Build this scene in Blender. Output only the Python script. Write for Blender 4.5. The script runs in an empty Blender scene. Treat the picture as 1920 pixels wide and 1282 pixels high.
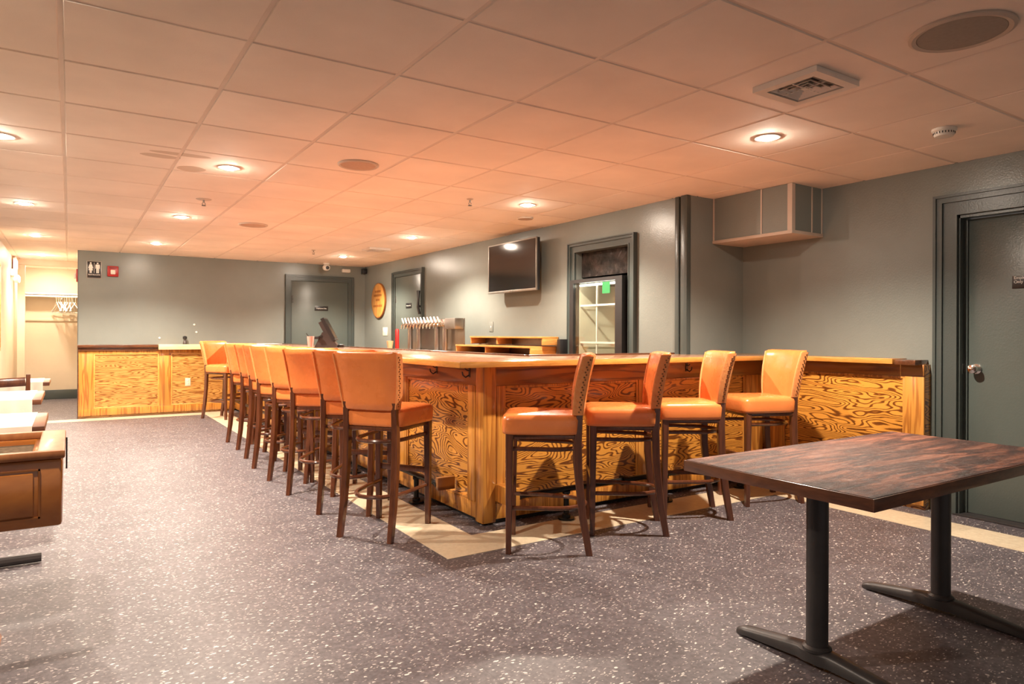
import bpy, bmesh, math, random
from mathutils import Vector, Matrix
random.seed(7)
S = bpy.context.scene
COL = S.collection
PI = math.pi

# ---------------------------------------------------------------- camera, world, exposure
cam_d = bpy.data.cameras.new('camera')
cam = bpy.data.objects.new('camera', cam_d); COL.objects.link(cam)
cam_d.sensor_width = 36; cam_d.lens = 36 * 1277 / 1920
cam_d.shift_y = -(641 - 628) / 1920
cam_d.clip_start = .02
YAW, ROLL = .576, .004
f_ = Vector((math.sin(YAW), math.cos(YAW), 0)); r_ = Vector((math.cos(YAW), -math.sin(YAW), 0)); u_ = Vector((0, 0, 1))
rr = r_ * math.cos(ROLL) + u_ * math.sin(ROLL); uu = -r_ * math.sin(ROLL) + u_ * math.cos(ROLL)
M = Matrix((rr, uu, -f_)).transposed().to_4x4(); M.translation = (0, 0, 1.2)
cam.matrix_world = M
S.camera = cam
w = bpy.data.worlds.new('world'); S.world = w; w.use_nodes = True
w.node_tree.nodes['Background'].inputs[0].default_value = (1.0, .86, .76, 1)
w.node_tree.nodes['Background'].inputs[1].default_value = .2
S.view_settings.view_transform = 'Standard'; S.view_settings.look = 'None'
S.view_settings.gamma = 1; S.view_settings.use_curve_mapping = False
S.view_settings.exposure = 1.32
S.cycles.max_bounces = 8; S.cycles.diffuse_bounces = 5; S.cycles.sample_clamp_indirect = 6
LAMP = 400; LAMPCOL = (1, .85, .69, 1)

# ---------------------------------------------------------------- material helpers
MATS = {}
class NT:
    def __init__(s, name):
        s.m = bpy.data.materials.new(name); s.m.use_nodes = True; s.t = s.m.node_tree; s.n = s.t.nodes; s.l = s.t.links
        s.b = s.n['Principled BSDF']; MATS[name] = s.m
    def node(s, ty, ins=None, **kw):
        n = s.n.new(ty)
        for k, v in kw.items(): setattr(n, k, v)
        for k, v in (ins or {}).items(): s.set(n.inputs[k], v)
        return n
    def set(s, sock, v):
        if hasattr(v, 'is_output') or isinstance(v, bpy.types.NodeSocket): s.l.new(v, sock)
        else: sock.default_value = v
    def math(s, op, a, b=None, c=None, clamp=False):
        n = s.n.new('ShaderNodeMath'); n.operation = op; n.use_clamp = clamp
        s.set(n.inputs[0], a)
        if b is not None: s.set(n.inputs[1], b)
        if c is not None: s.set(n.inputs[2], c)
        return n.outputs[0]
    def coord(s, sc=(1, 1, 1), loc=(0, 0, 0), world=False):
        if world: o = s.n.new('ShaderNodeNewGeometry').outputs['Position']
        else: o = s.n.new('ShaderNodeTexCoord').outputs['Object']
        mp = s.node('ShaderNodeMapping', {'Vector': o, 'Scale': sc, 'Location': loc}); return mp.outputs[0]
    def noise(s, v, scale, detail=3, rough=.5, dist=0):
        return s.node('ShaderNodeTexNoise', {'Vector': v, 'Scale': scale, 'Detail': detail, 'Roughness': rough, 'Distortion': dist}).outputs['Fac']
    def ramp(s, fac, stops, interp='LINEAR'):
        n = s.n.new('ShaderNodeValToRGB'); n.color_ramp.interpolation = interp; e = n.color_ramp.elements
        while len(e) < len(stops): e.new(.5)
        for i, (p, c) in enumerate(stops):
            e[i].position = p; e[i].color = (c[0], c[1], c[2], 1) if not isinstance(c, (int, float)) else (c, c, c, 1)
        s.l.new(fac, n.inputs[0]); return n.outputs[0]
    def mix(s, fac, a, b, mode='MIX'):
        n = s.n.new('ShaderNodeMix'); n.data_type = 'RGBA'; n.blend_type = mode
        s.set(n.inputs[0], fac); s.set(n.inputs[6], a if not isinstance(a, tuple) else (*a[:3], 1)); s.set(n.inputs[7], b if not isinstance(b, tuple) else (*b[:3], 1))
        return n.outputs[2]
    def bump(s, h, st=.3, d=.01):
        n = s.node('ShaderNodeBump', {'Height': h, 'Strength': st, 'Distance': d}); s.l.new(n.outputs[0], s.b.inputs['Normal'])
    def fin(s, col, rough=.5, metal=0, coat=0, spec=.5, coatr=.1):
        s.set(s.b.inputs['Base Color'], (*col[:3], 1) if isinstance(col, tuple) else col)
        s.set(s.b.inputs['Roughness'], rough); s.b.inputs['Metallic'].default_value = metal
        s.b.inputs['Coat Weight'].default_value = coat; s.b.inputs['Coat Roughness'].default_value = coatr
        s.b.inputs['Specular IOR Level'].default_value = spec
        return s.m

def simple(name, col, rough=.5, metal=0, var=.12, scale=8, coat=0, bump=0, spec=.5):
    t = NT(name); v = t.coord()
    n = t.noise(v, scale, 4)
    f = t.ramp(n, [(.3, 1 - var), (.7, 1 + 0)])
    c = t.mix(1, col, f, 'MULTIPLY')
    if bump: t.bump(t.noise(v, scale * 12, 3), bump, .002)
    return t.fin(c, rough, metal, coat, spec)

def m_wall(name, col, rough=.27):
    t = NT(name); v = t.coord(world=True)
    n = t.noise(v, 1.3, 5, .6); n2 = t.noise(t.coord((1, 1, .25), world=True), 9, 3)
    f = t.ramp(n, [(.3, .90), (.7, 1.05)])
    c = t.mix(1, col, f, 'MULTIPLY')
    r = rough
    h = t.math('ADD', t.noise(v, 90, 3), t.math('MULTIPLY', t.noise(v, 5, 2), 1.6))
    t.bump(h, .22, .004)
    return t.fin(c, r)

def m_ply(name, light, mid, dark, sx=1.0, sz=1.0, freq=17, scale=2.1, rough=.28, seed=0, line=.5):
    """rotary-cut plywood: contour lines of a stretched noise"""
    t = NT(name)
    g = t.n.new('ShaderNodeNewGeometry').outputs['Position']
    sp = t.node('ShaderNodeSeparateXYZ', {0: g})
    h = t.math('ADD', sp.outputs[0], sp.outputs[1])
    cb = t.node('ShaderNodeCombineXYZ', {0: t.math('MULTIPLY', h, sx), 1: float(seed), 2: t.math('MULTIPLY', sp.outputs[2], sz)})
    n = t.node('ShaderNodeTexNoise', {'Vector': cb.outputs[0], 'Scale': scale, 'Detail': 2.2, 'Roughness': .46, 'Distortion': .35}).outputs['Fac']
    s = t.math('SINE', t.math('MULTIPLY', n, freq * 2 * PI / 2))
    s = t.math('ADD', t.math('MULTIPLY', s, .5), .5)
    fine = t.noise(cb.outputs[0], scale * 14, 3, .6)
    s2 = t.math('ADD', s, t.math('MULTIPLY', t.math('SUBTRACT', fine, .5), .7))
    c = t.ramp(s2, [(.08, dark), (.32, mid), (line + .12, light), (1, light)])
    big = t.noise(cb.outputs[0], .9, 2)
    c = t.mix(1, c, t.ramp(big, [(.35, .80), (.65, 1.05)]), 'MULTIPLY')
    t.bump(s2, .06, .002)
    return t.fin(c, rough, 0, .35, .5, .15)

def m_grain(name, light, dark, vec=(1, 1, 1), scale=6, rough=.35, coat=.2, world=False, contrast=(.35, .65), detail=5):
    t = NT(name); v = t.coord(vec, world=world)
    n = t.noise(v, scale, detail, .62, .6); n2 = t.noise(v, scale * 5, 3)
    s = t.math('ADD', t.math('MULTIPLY', n, .75), t.math('MULTIPLY', n2, .25))
    c = t.ramp(s, [(contrast[0], dark), (contrast[1], light)])
    t.bump(s, .08, .003)
    return t.fin(c, rough, 0, coat, .5, .15)

m_wall('wall_paint', (.205, .222, .203))
m_wall('wall_cream', (.60, .50, .36), .5)
m_wall('trim_paint', (.062, .076, .072), .3)
m_wall('door_paint', (.092, .110, .100), .3)

t = NT('ceiling_tile'); v = t.coord(world=True)
sp = t.node('ShaderNodeSeparateXYZ', {0: v})
ix = t.math('FLOOR', t.math('DIVIDE', t.math('ADD', sp.outputs[0], .673), .639)); iy = t.math('FLOOR', t.math('DIVIDE', t.math('SUBTRACT', sp.outputs[1], 2.869), .639))
wn = t.node('ShaderNodeTexWhiteNoise', {'Vector': t.node('ShaderNodeCombineXYZ', {0: ix, 1: iy}).outputs[0]}, noise_dimensions='3D').outputs['Value']
c = t.mix(wn, (.83, .71, .61), (.89, .77, .67))
c = t.mix(1, c, t.ramp(t.noise(v, 2.2, 4), [(.3, .92), (.7, 1.04)]), 'MULTIPLY')
# brown water stains with their own shape
def stain(c, x, y, rx, ry):
    dx = t.math('DIVIDE', t.math('SUBTRACT', sp.outputs[0], x), rx); dy = t.math('DIVIDE', t.math('SUBTRACT', sp.outputs[1], y), ry)
    d = t.math('ADD', t.math('MULTIPLY', dx, dx), t.math('MULTIPLY', dy, dy))
    d = t.math('ADD', d, t.math('MULTIPLY', t.noise(v, 9, 3), .8))
    k = t.math('LESS_THAN', d, 1.25)
    return t.mix(t.math('MULTIPLY', k, .6), c, (.45, .31, .2))
c = stain(c, .72, 5.32, .10, .10); c = stain(c, .50, 5.05, .13, .06); c = stain(c, .62, 4.93, .20, .05)
t.bump(t.noise(v, 260, 3), .35, .003)
t.fin(c, .85)
simple('ceiling_tee', (.74, .62, .53), .6, var=.1, scale=5)

t = NT('floor_vinyl'); v = t.coord(world=True)
base = t.ramp(t.noise(v, 5, 6, .7), [(.3, (.080, .070, .080)), (.7, (.138, .120, .132))])
mott = t.ramp(t.noise(v, 45, 4, .7), [(.38, .66), (.64, 1.22)])
c = t.mix(1, base, mott, 'MULTIPLY')
vd = t.node('ShaderNodeVectorMath', {0: v, 1: t.node('ShaderNodeVectorMath', {0: t.node('ShaderNodeTexNoise', {'Vector': v, 'Scale': 22.}).outputs['Color'], 3: .035}, operation='SCALE').outputs[0]}, operation='ADD').outputs[0]
def flecks(c, sc, rot, thr, col, stretch=2.6, amt=1.0, keep=.6):
    mp = t.node('ShaderNodeMapping', {'Vector': vd, 'Rotation': (0, 0, rot), 'Scale': (1, stretch, 1)})
    vo = t.node('ShaderNodeTexVoronoi', {'Vector': mp.outputs[0], 'Scale': sc, 'Randomness': 1.0}, voronoi_dimensions='2D')
    rnd = t.node('ShaderNodeSeparateColor', {0: vo.outputs['Color']}).outputs[0]
    th = t.math('MULTIPLY', rnd, thr)
    k = t.math('MULTIPLY', t.math('LESS_THAN', vo.outputs['Distance'], th), t.math('GREATER_THAN', rnd, keep))
    return t.mix(t.math('MULTIPLY', k, amt), c, col)
c = flecks(c, 22, .5, .18, (.78, .72, .68), 2.2, .8, .85)
c = flecks(c, 34, 2.1, .19, (.64, .58, .55), 2.4, .85, .82)
c = flecks(c, 47, 1.2, .24, (.40, .36, .34), 2.0, .7, .72)
sp = t.node('ShaderNodeSeparateXYZ', {0: v})
j = None
for k in (0, 1):
    fr = t.math('FRACT', t.math('DIVIDE', t.math('ADD', sp.outputs[k], .12), .457))
    e = t.math('LESS_THAN', fr, .006)
    j = e if j is None else t.math('MAXIMUM', j, e)
c = t.mix(t.math('MULTIPLY', j, .35), c, (.03, .03, .03))
r = .48
t.bump(t.noise(v, 30, 3), .05, .003)
t.fin(c, r, 0, 0, .4)

t = NT('floor_beige'); v = t.coord(world=True)
c = t.ramp(t.noise(v, 30, 5, .7), [(.3, (.60, .50, .35)), (.7, (.74, .64, .47))])
t.fin(c, .32)

simple('floor_dark', (.03, .028, .028), .35, var=.3)

PL, PM, PD = (.72, .315, .052), (.50, .185, .030), (.16, .050, .009)
m_ply('plywood', PL, PM, PD, .85, 3.3, 54, 2.0, seed=3, line=.33)
m_ply('plywood_pale', (.62, .33, .09), (.50, .23, .05), (.27, .10, .02), .62, 6.4, 34, 2.0, seed=9, line=.4)
m_ply('stile_wood', (.66, .29, .055), (.52, .205, .036), (.42, .155, .028), 14, .7, 9, 1.4, seed=5)
m_grain('moulding_highlight', (.80, .42, .11), (.66, .30, .06), (1, 1, 6), 4, .25, .4, True)  # highlights on the raised back mouldings put into this lighter colour
m_ply('rail_wood', (.40, .16, .036), (.31, .112, .026), (.17, .055, .014), .5, 7, 9, 1.4, seed=6)
m_grain('counter_top', (.50, .26, .14), (.36, .16, .075), (9, .8, 1), 2.0, .2, .6, True)
m_grain('counter_edge', (.66, .32, .075), (.46, .19, .035), (1.2, 1.2, 9), 4, .25, .5, True)
m_grain('counter_dark', (.16, .06, .025), (.07, .025, .012), (1, 6, 6), 4, .2, .5, True)
m_grain('lit_board', (.78, .60, .36), (.66, .45, .22), (1, 8, 8), 4, .3, .4, True)  # overexposed, lit front edge of the ledge put into this pale colour
m_grain('stool_wood', (.150, .046, .018), (.065, .019, .009), (6, 6, .8), 5, .28, .5)
m_grain('orange_wood', (.66, .33, .10), (.44, .18, .04), (1, 1, 8), 5, .4, .2)
t = NT('table_wood'); v = t.coord((1.1, 7, 1))
n = t.noise(v, 2.2, 7, .66, .9)
c = t.ramp(n, [(.34, (.022, .010, .009)), (.46, (.085, .028, .018)), (.56, (.27, .095, .052)), (.70, (.50, .24, .16))])
v2 = t.coord((2.0, 3.2, 1)); n2 = t.noise(v2, 13, 8, .8, 1.2)
c = t.mix(t.ramp(n2, [(.58, 0), (.66, .55)]), c, (.60, .38, .28))
n3 = t.noise(t.coord((.7, 1.6, 1)), 2.4, 4)
c = t.mix(t.ramp(n3, [(.40, .65), (.58, 0)]), c, (.035, .02, .018))
t.bump(t.math('ADD', n, t.math('MULTIPLY', n2, 2.)), .6, .004)
t.fin(c, t.ramp(n2, [(.38, .38), (.62, .70)]), 0, .0, .35, .3)
m_grain('table_edge', (.20, .072, .03), (.075, .026, .013), (1.5, 1.5, 8), 3, .35, .3)
m_grain('game_wood', (.50, .185, .038), (.30, .09, .018), (1, 1, 2), 2.0, .22, .6)
m_grain('game_top_wood', (.46, .19, .065), (.28, .095, .03), (3, 1, 1), 2.5, .5, .1)

t = NT('orange_leather'); v = t.coord()
c = t.ramp(t.noise(v, 5, 5, .6), [(.3, (.72, .195, .048)), (.7, (.84, .26, .070))])
t.bump(t.noise(v, 140, 3), .12, .0015)
t.fin(c, t.ramp(t.noise(v, 9, 3), [(.3, .22), (.7, .36)]), 0, .25, .5, .2)
t = NT('worn_leather'); v = t.coord()
n = t.noise(v, 60, 5, .75)
c = t.ramp(n, [(.26, (.40, .12, .035)), (.34, (.80, .26, .075)), (.6, (.82, .34, .12))])
t.bump(n, .5, .004); t.fin(c, .4)
simple('brass_nail', (.30, .14, .06), .3, .8)
simple('black_iron', (.058, .053, .054), .42, .3, var=.25, bump=.1)
simple('black_pipe', (.016, .017, .018), .35, .5)
simple('black_plastic', (.018, .017, .018), .35)
simple('dark_plastic', (.060, .045, .042), .35, var=.3)
simple('steel', (.62, .60, .57), .25, 1.0, var=.15)
simple('dull_steel', (.36, .34, .31), .4, .9)
simple('chrome', (.8, .78, .75), .1, 1.0, var=.05)
simple('white_plastic', (.74, .70, .63), .4, var=.05)
simple('cream_plastic', (.78, .68, .50), .4, var=.05)
simple('white_metal', (.76, .70, .64), .4, var=.06)
simple('beige_metal', (.56, .46, .38), .5, var=.06)
simple('grille_grey', (.33, .29, .25), .7, var=.1, scale=60, bump=.3)
simple('speaker_tan', (.50, .34, .25), .7, var=.1, scale=60)
simple('red_paint', (.42, .02, .018), .35)
simple('red_plastic', (.55, .05, .04), .35)
simple('white_cloth', (.80, .70, .58), .8, var=.12, scale=6, bump=.2)
simple('cooler_interior', (.66, .62, .50), .5)
simple('green_sticker', (.02, .16, .05), .4)
simple('carpet', (.15, .105, .07), .95, var=.5, scale=60, bump=.3, spec=0)
simple('yellow_paint', (.78, .45, .04), .4)
simple('paper', (.8, .76, .7), .7)
simple('tan_paper', (.66, .45, .25), .7)
simple('burnt_wood', (.26, .085, .016), .5)
simple('white_ink', (.85, .82, .78), .5, var=.03)
simple('pink_plastic', (.72, .30, .26), .4)
t = NT('tv_screen'); t.fin((.012, .012, .013), .09, 0, 0, .7)
t = NT('crinkled_film'); v = t.coord(); t.bump(t.noise(v, 11, 6, .7, 1.5), 1, .03)
t.fin(t.ramp(t.noise(v, 9, 5), [(.35, (.012, .010, .009)), (.7, (.06, .04, .032))]), .25)
t = NT('picture_art'); t.fin(t.ramp(t.noise(t.coord(), 3, 3), [(.3, (.25, .10, .03)), (.7, (.45, .25, .10))]), .5)
t = NT('glass'); gl_ = t.node('ShaderNodeBsdfGlossy', {'Roughness': .03, 'Color': (1, 1, 1, 1)}); tr_ = t.node('ShaderNodeBsdfTransparent', {'Color': (.90, .93, .91, 1)})
fr_ = t.node('ShaderNodeLayerWeight', {'Blend': .5}); mx_ = t.n.new('ShaderNodeMixShader')
t.l.new(t.math('ADD', t.math('MULTIPLY', t.math('POWER', fr_.outputs[1], 4.), .7), .06), mx_.inputs[0]); t.l.new(tr_.outputs[0], mx_.inputs[1]); t.l.new(gl_.outputs[0], mx_.inputs[2]); t.l.new(mx_.outputs[0], t.n['Material Output'].inputs[0])
# t.fin((.92, .95, .93), .02); t.b.inputs['Transmission Weight'].default_value = 1; t.b.inputs['IOR'].default_value = 1.12
t = NT('lamp_lens'); t.fin((1, 1, 1), .4); t.b.inputs['Emission Color'].default_value = LAMPCOL; t.b.inputs['Emission Strength'].default_value = LAMP
t = NT('cooler_fill'); t.fin((1, 1, 1), .4); t.b.inputs['Emission Color'].default_value = (1, .93, .75, 1); t.b.inputs['Emission Strength'].default_value = 7  # glow for the fill light added inside the cooler
t = NT('lamp_lens_dim'); t.fin((1, 1, 1), .4); t.b.inputs['Emission Color'].default_value = LAMPCOL; t.b.inputs['Emission Strength'].default_value = 450
t = NT('exit_glow'); t.fin((.8, .1, .1), .4); t.b.inputs['Emission Color'].default_value = (1, .12, .16, 1); t.b.inputs['Emission Strength'].default_value = 8
t = NT('barrel_lid'); v = t.coord((1, 6, 1.2))
c = t.ramp(t.noise(v, 3, 4, .6), [(.3, (.42, .17, .03)), (.7, (.70, .36, .09))])
t.fin(c, .4, 0, .2)

# ---------------------------------------------------------------- mesh helpers
class MB:
    def __init__(s): s.bm = bmesh.new()
    def box(s, x0, x1, y0, y1, z0, z1, bev=0, seg=2):
        vs = [s.bm.verts.new((x, y, z)) for x in (x0, x1) for y in (y0, y1) for z in (z0, z1)]
        F = [(0, 1, 3, 2), (4, 6, 7, 5), (0, 4, 5, 1), (2, 3, 7, 6), (0, 2, 6, 4), (1, 5, 7, 3)]
        fs = [s.bm.faces.new([vs[i] for i in f]) for f in F]
        if bev:
            es = list({e for f in fs for e in f.edges})
            bmesh.ops.bevel(s.bm, geom=es, offset=bev, segments=seg, profile=.5, affect='EDGES', clamp_overlap=True)
        return s
    def poly(s, pts, z0, z1, bev=0):
        """prism of an xy outline"""
        a = [s.bm.verts.new((p[0], p[1], z0)) for p in pts]; b = [s.bm.verts.new((p[0], p[1], z1)) for p in pts]
        n = len(pts); fs = [s.bm.faces.new(a[::-1]), s.bm.faces.new(b)]
        for i in range(n): fs.append(s.bm.faces.new((a[i], a[(i + 1) % n], b[(i + 1) % n], b[i])))
        if bev:
            es = [e for e in {e for f in fs for e in f.edges}]
            bmesh.ops.bevel(s.bm, geom=es, offset=bev, segments=2, profile=.5, affect='EDGES', clamp_overlap=True)
        return s
    def rings(s, rings, cap=True, close=True):
        R = [[s.bm.verts.new(p) for p in r] for r in rings]; n = len(R[0])
        for a, b in zip(R, R[1:]):
            for i in range(n if close else n - 1): s.bm.faces.new((a[i], a[(i + 1) % n], b[(i + 1) % n], b[i]))
        if cap: s.bm.faces.new(R[0][::-1]); s.bm.faces.new(R[-1])
        return s
    def tube(s, pts, r, n=10, flat=1.0, closed=False):
        """round (or flattened in z) tube along points; r a number or list"""
        pts = [Vector(p) for p in pts]; m = len(pts); rs = r if isinstance(r, (list, tuple)) else [r] * m
        prev = None; out = []
        for i, p in enumerate(pts):
            if closed: d = pts[(i + 1) % m] - pts[i - 1]
            else: d = pts[min(i + 1, m - 1)] - pts[max(i - 1, 0)]
            d.normalize()
            up = Vector((0, 0, 1)) if abs(d.z) < .95 else Vector((0, 1, 0))
            if prev is not None and abs(d.z) >= .5: up = prev
            a = d.cross(up).normalized(); b = a.cross(d).normalized(); prev = b
            out.append([p + a * math.cos(2 * PI * k / n) * rs[i] + b * math.sin(2 * PI * k / n) * rs[i] * flat for k in range(n)])
        if closed: out.append(out[0]); R = out; s.rings([r_[:] for r_ in R], cap=False)
        else: s.rings(out)
        return s
    def bar(s, pts, wx, wy, ang=0):
        """rectangular section post, sizes per point; horizontal sections"""
        out = []
        m = len(pts); ca, sa = math.cos(ang), math.sin(ang)
        for i, p in enumerate(pts):
            a = wx[i] / 2; b = wy[i] / 2; q = .22
            loop = []
            for x, y in ((-a, -b * (1 - q)), (-a * (1 - q), -b), (a * (1 - q), -b), (a, -b * (1 - q)), (a, b * (1 - q)), (a * (1 - q), b), (-a * (1 - q), b), (-a, b * (1 - q))):
                loop.append(Vector((p[0] + x * ca - y * sa, p[1] + x * sa + y * ca, p[2])))
            out.append(loop)
        return s.rings(out)
    def lathe(s, prof, c=(0, 0, 0), axis='z', n=24, cap=True):
        out = []
        for r, h in prof:
            loop = []
            for k in range(n):
                a = 2 * PI * k / n; x, y = r * math.cos(a), r * math.sin(a)
                if axis == 'z': q = (x, y, h)
                elif axis == 'x': q = (h, x, y)
                else: q = (y, h, x)
                loop.append(Vector(q) + Vector(c))
            out.append(loop)
        return s.rings(out, cap)
    def quad(s, pts): s.bm.faces.new([s.bm.verts.new(p) for p in pts]); return s

def build(name, mb, mat, parent=None, world=False, angle=35, mats=None):
    me = bpy.data.meshes.new(name)
    bmesh.ops.recalc_face_normals(mb.bm, faces=mb.bm.faces)
    if world and parent is not None:
        bmesh.ops.transform(mb.bm, matrix=Matrix.Translation(-Vector(parent.location)), verts=mb.bm.verts)
    mb.bm.to_mesh(me); mb.bm.free()
    for p in me.polygons: p.use_smooth = True
    try: me.set_sharp_from_angle(angle=math.radians(angle))
    except Exception: pass
    o = bpy.data.objects.new(name, me); COL.objects.link(o)
    me.materials.append(MATS[mat])
    for m in (mats or []): me.materials.append(MATS[m])
    if parent is not None: o.parent = parent
    return o
def thing(name, label, cat, loc=(0, 0, 0), rz=0, group=None):
    o = bpy.data.objects.new(name, None); COL.objects.link(o); o.empty_display_size = .1
    o.location = loc; o.rotation_euler = (0, 0, rz); o['label'] = label; o['category'] = cat
    if group: o['group'] = group
    return o
def tag(o, label, cat, group=None):
    o['label'] = label; o['category'] = cat
    if group: o['group'] = group
    return o
def solo(name, mb, mat, label, cat, group=None, loc=None, angle=35):
    """single-mesh thing, mesh given in world coordinates, origin moved to loc"""
    if loc is not None: bmesh.ops.transform(mb.bm, matrix=Matrix.Translation(-Vector(loc)), verts=mb.bm.verts)
    o = build(name, mb, mat, angle=angle)
    if loc is not None: o.location = loc
    return tag(o, label, cat, group)
def struct(name, mb, mat, parent=None):
    o = build(name, mb, mat, parent)
    if parent is None: o['kind'] = 'structure'
    return o
def dup(root, loc, rz, label=None, group=None):
    r = root.copy(); COL.objects.link(r); r.location = loc; r.rotation_euler = (0, 0, rz)
    if label: r['label'] = label
    if group: r['group'] = group
    for ch in list(root.children):
        c = ch.copy(); COL.objects.link(c); c.parent = r
        for g in list(ch.children):
            d = g.copy(); COL.objects.link(d); d.parent = c
    return r
def text_mesh(name, txt, size, mat, parent, loc, rot, extrude=.0008, align='CENTER'):
    cu = bpy.data.curves.new('txt', 'FONT'); cu.body = txt; cu.size = size; cu.extrude = extrude; cu.align_x = align; cu.align_y = 'CENTER'
    to = bpy.data.objects.new('txt', cu); COL.objects.link(to)
    bpy.context.view_layer.update()
    me = bpy.data.meshes.new_from_object(to.evaluated_get(bpy.context.evaluated_depsgraph_get()))
    bpy.data.objects.remove(to); bpy.data.curves.remove(cu)
    o = bpy.data.objects.new(name, me); COL.objects.link(o); me.materials.clear(); me.materials.append(MATS[mat])
    o.parent = parent; o.location = loc; o.rotation_euler = rot
    return o

# ================================================================= ROOM SHELL
CZ = 2.375
XR, XT, YS, YB = 5.03, 4.33, 3.97, 11.40      # right wall, tv wall, step, back wall
XL, YF, YC = -3.2, -3.6, 14.95
fl = struct('floor', MB().box(XL - .1, 6.2, YF, YC + .1, -.08, 0), 'floor_vinyl')
# inlaid beige band
o = struct('trim_1', MB().box(1.70, 2.02, 3.235, 11.30, 0, .0025), 'floor_beige')
o = struct('trim_2', MB().box(2.02, 4.78, 3.235, 3.55, 0, .0025), 'floor_beige')
o = struct('trim_3', MB().box(4.47, 4.78, YF, 3.235, 0, .0025), 'floor_beige')
o = struct('trim_4', MB().box(XL, 1.70, 10.98, 11.26, 0, .0025), 'floor_beige')
# ceiling: tiles in a tee grid
GX, GY, GS = -.673, 2.869, .639
mb = MB(); g = .0065; b = .006
i0 = int((XL - GX) // GS); i1 = int((6.2 - GX) // GS); j0 = int((YF - GY) // GS); j1 = int((YC + .1 - GY) // GS)
for i in range(i0, i1 + 1):
    for j in range(j0, j1 + 1):
        x0, x1, y0, y1 = GX + i * GS + g, GX + (i + 1) * GS - g, GY + j * GS + g, GY + (j + 1) * GS - g
        dz = [random.uniform(-.0012, .0012) for _ in range(4)]
        lo = [(x0 + b, y0 + b), (x1 - b, y0 + b), (x1 - b, y1 - b), (x0 + b, y1 - b)]; hi = [(x0, y0), (x1, y0), (x1, y1), (x0, y1)]
        A = [mb.bm.verts.new((p[0], p[1], CZ + dz[k])) for k, p in enumerate(lo)]
        B = [mb.bm.verts.new((p[0], p[1], CZ + b)) for p in hi]
        T = [mb.bm.verts.new((p[0], p[1], CZ + .02)) for p in hi]
        mb.bm.faces.new(A)
        for k in range(4):
            mb.bm.faces.new((A[k], A[(k + 1) % 4], B[(k + 1) % 4], B[k])); mb.bm.faces.new((B[k], B[(k + 1) % 4], T[(k + 1) % 4], T[k]))
        mb.bm.faces.new(T)
ceil = struct('ceiling', mb, 'ceiling_tile')
mb = MB()
for i in range(i0, i1 + 2):
    x = GX + i * GS; mb.box(x - .012, x + .012, YF, YC + .1, CZ + .004, CZ + .018)
for j in range(j0, j1 + 2):
    y = GY + j * GS; mb.box(XL, 6.2, y - .012, y + .012, CZ + .0045, CZ + .0175)
mb.box(XL - .1, 6.2, YF, YC + .1, CZ + .02, CZ + .06)
struct('trim_5', mb, 'ceiling_tee')

# right wall with door opening Y 1.28..2.22
DY0, DY1, DZ = 1.27, 2.235, 2.03
mb = MB().box(XR, XR + .15, DY1, YS + .1, 0, CZ + .05).box(XR, XR + .15, YF, DY0, 0, CZ + .05).box(XR, XR + .15, DY0, DY1, DZ, CZ + .05)
struct('wall_right', mb, 'wall_paint')
# step + tv wall with a deep recess for the cooler
CY0, CY1, CT = 4.68, 5.47, 2.04
mb = MB().box(XT, XR + .15, YS, CY0, 0, CZ + .05).box(XT, XR + .15, CY1, YB + .15, 0, CZ + .05).box(XT, XR + .15, CY0, CY1, CT, CZ + .05).box(XR, XR + .15, CY0, CY1, 0, CT)
struct('wall_tv', mb, 'wall_paint')
mb = MB().box(.10, XT, YB, YB + .12, 0, CZ + .05)
struct('wall_back', mb, 'wall_paint')
# corridor + coat alcove
mb = MB().box(-.90, .6, YC, YC + .1, 0, CZ + .05)
struct('wall_alcove', mb, 'wall_cream')
mb = MB().box(.135, .6, YB + .12, YC, 0, CZ + .05)
struct('wall_corridor', mb, 'wall_cream')
mb = MB().box(-.90, -.74, 9.6, YC, 0, CZ + .05)
mb.box(-3.2, -.74, 9.5, 9.6, 0, CZ + .05)
struct('wall_left', mb, 'wall_cream')
mb = MB().box(XL - .1, XL, YF, 9.6, 0, CZ + .05)
struct('wall_far_left', mb, 'wall_paint')
struct('baseboard_alcove', MB().box(-.74, .135, YC - .02, YC, 0, .17, .004), 'trim_paint')
struct('baseboard_right', MB().box(XR - .015, XR, YF, DY0 - .13, 0, .10, .004), 'trim_paint')
struct('trim_6', MB().box(-.70, -.60, 13.35, 13.45, 0, CZ), 'wall_cream')       # alcove post
struct('trim_7', MB().box(-.74, .135, 13.30, 13.45, 2.29, CZ), 'wall_cream')       # alcove header
# corner trim where tv wall ends
struct('trim_8', MB().box(XT - .022, XT, 4.055, 4.10, 0, CZ, .004).box(XT - .03, XT + .02, YS - .012, 4.03, 0, CZ, .006), 'trim_paint')

# door casings ---------------------------------------------------
def casing_x(name, X, y0, y1, z1, w=.11):
    """moulded casing on a wall of constant X facing -X"""
    mb = MB()
    for k, (a, b, d) in enumerate(((0, w, .018), (w * .62, w - .0008, .034), (w * .86, w - .0016, .046), (.0008, w * .12, .024))):
        mb.box(X - d, X, y0 - b, y0 - a, 0, z1 + b).box(X - d, X, y1 + a, y1 + b, 0, z1 + b).box(X - d, X, y0 - a, y1 + a, z1 + a, z1 + b)
    return mb
def casing_y(Y, x0, x1, z1, w=.1):
    mb = MB()
    for k, (a, b, d) in enumerate(((0, w, .018), (w * .62, w - .0008, .034), (w * .86, w - .0016, .046), (.0008, w * .12, .024))):
        mb.box(x0 - b, x0 - a, Y - d, Y, 0, z1 + b).box(x1 + a, x1 + b, Y - d, Y, 0, z1 + b).box(x0 - a, x1 + a, Y - d, Y, z1 + a, z1 + b)
    return mb
struct('trim_9', casing_x('c', XR, DY0, DY1 - .02, DZ - .01, .145), 'trim_paint')
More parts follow.
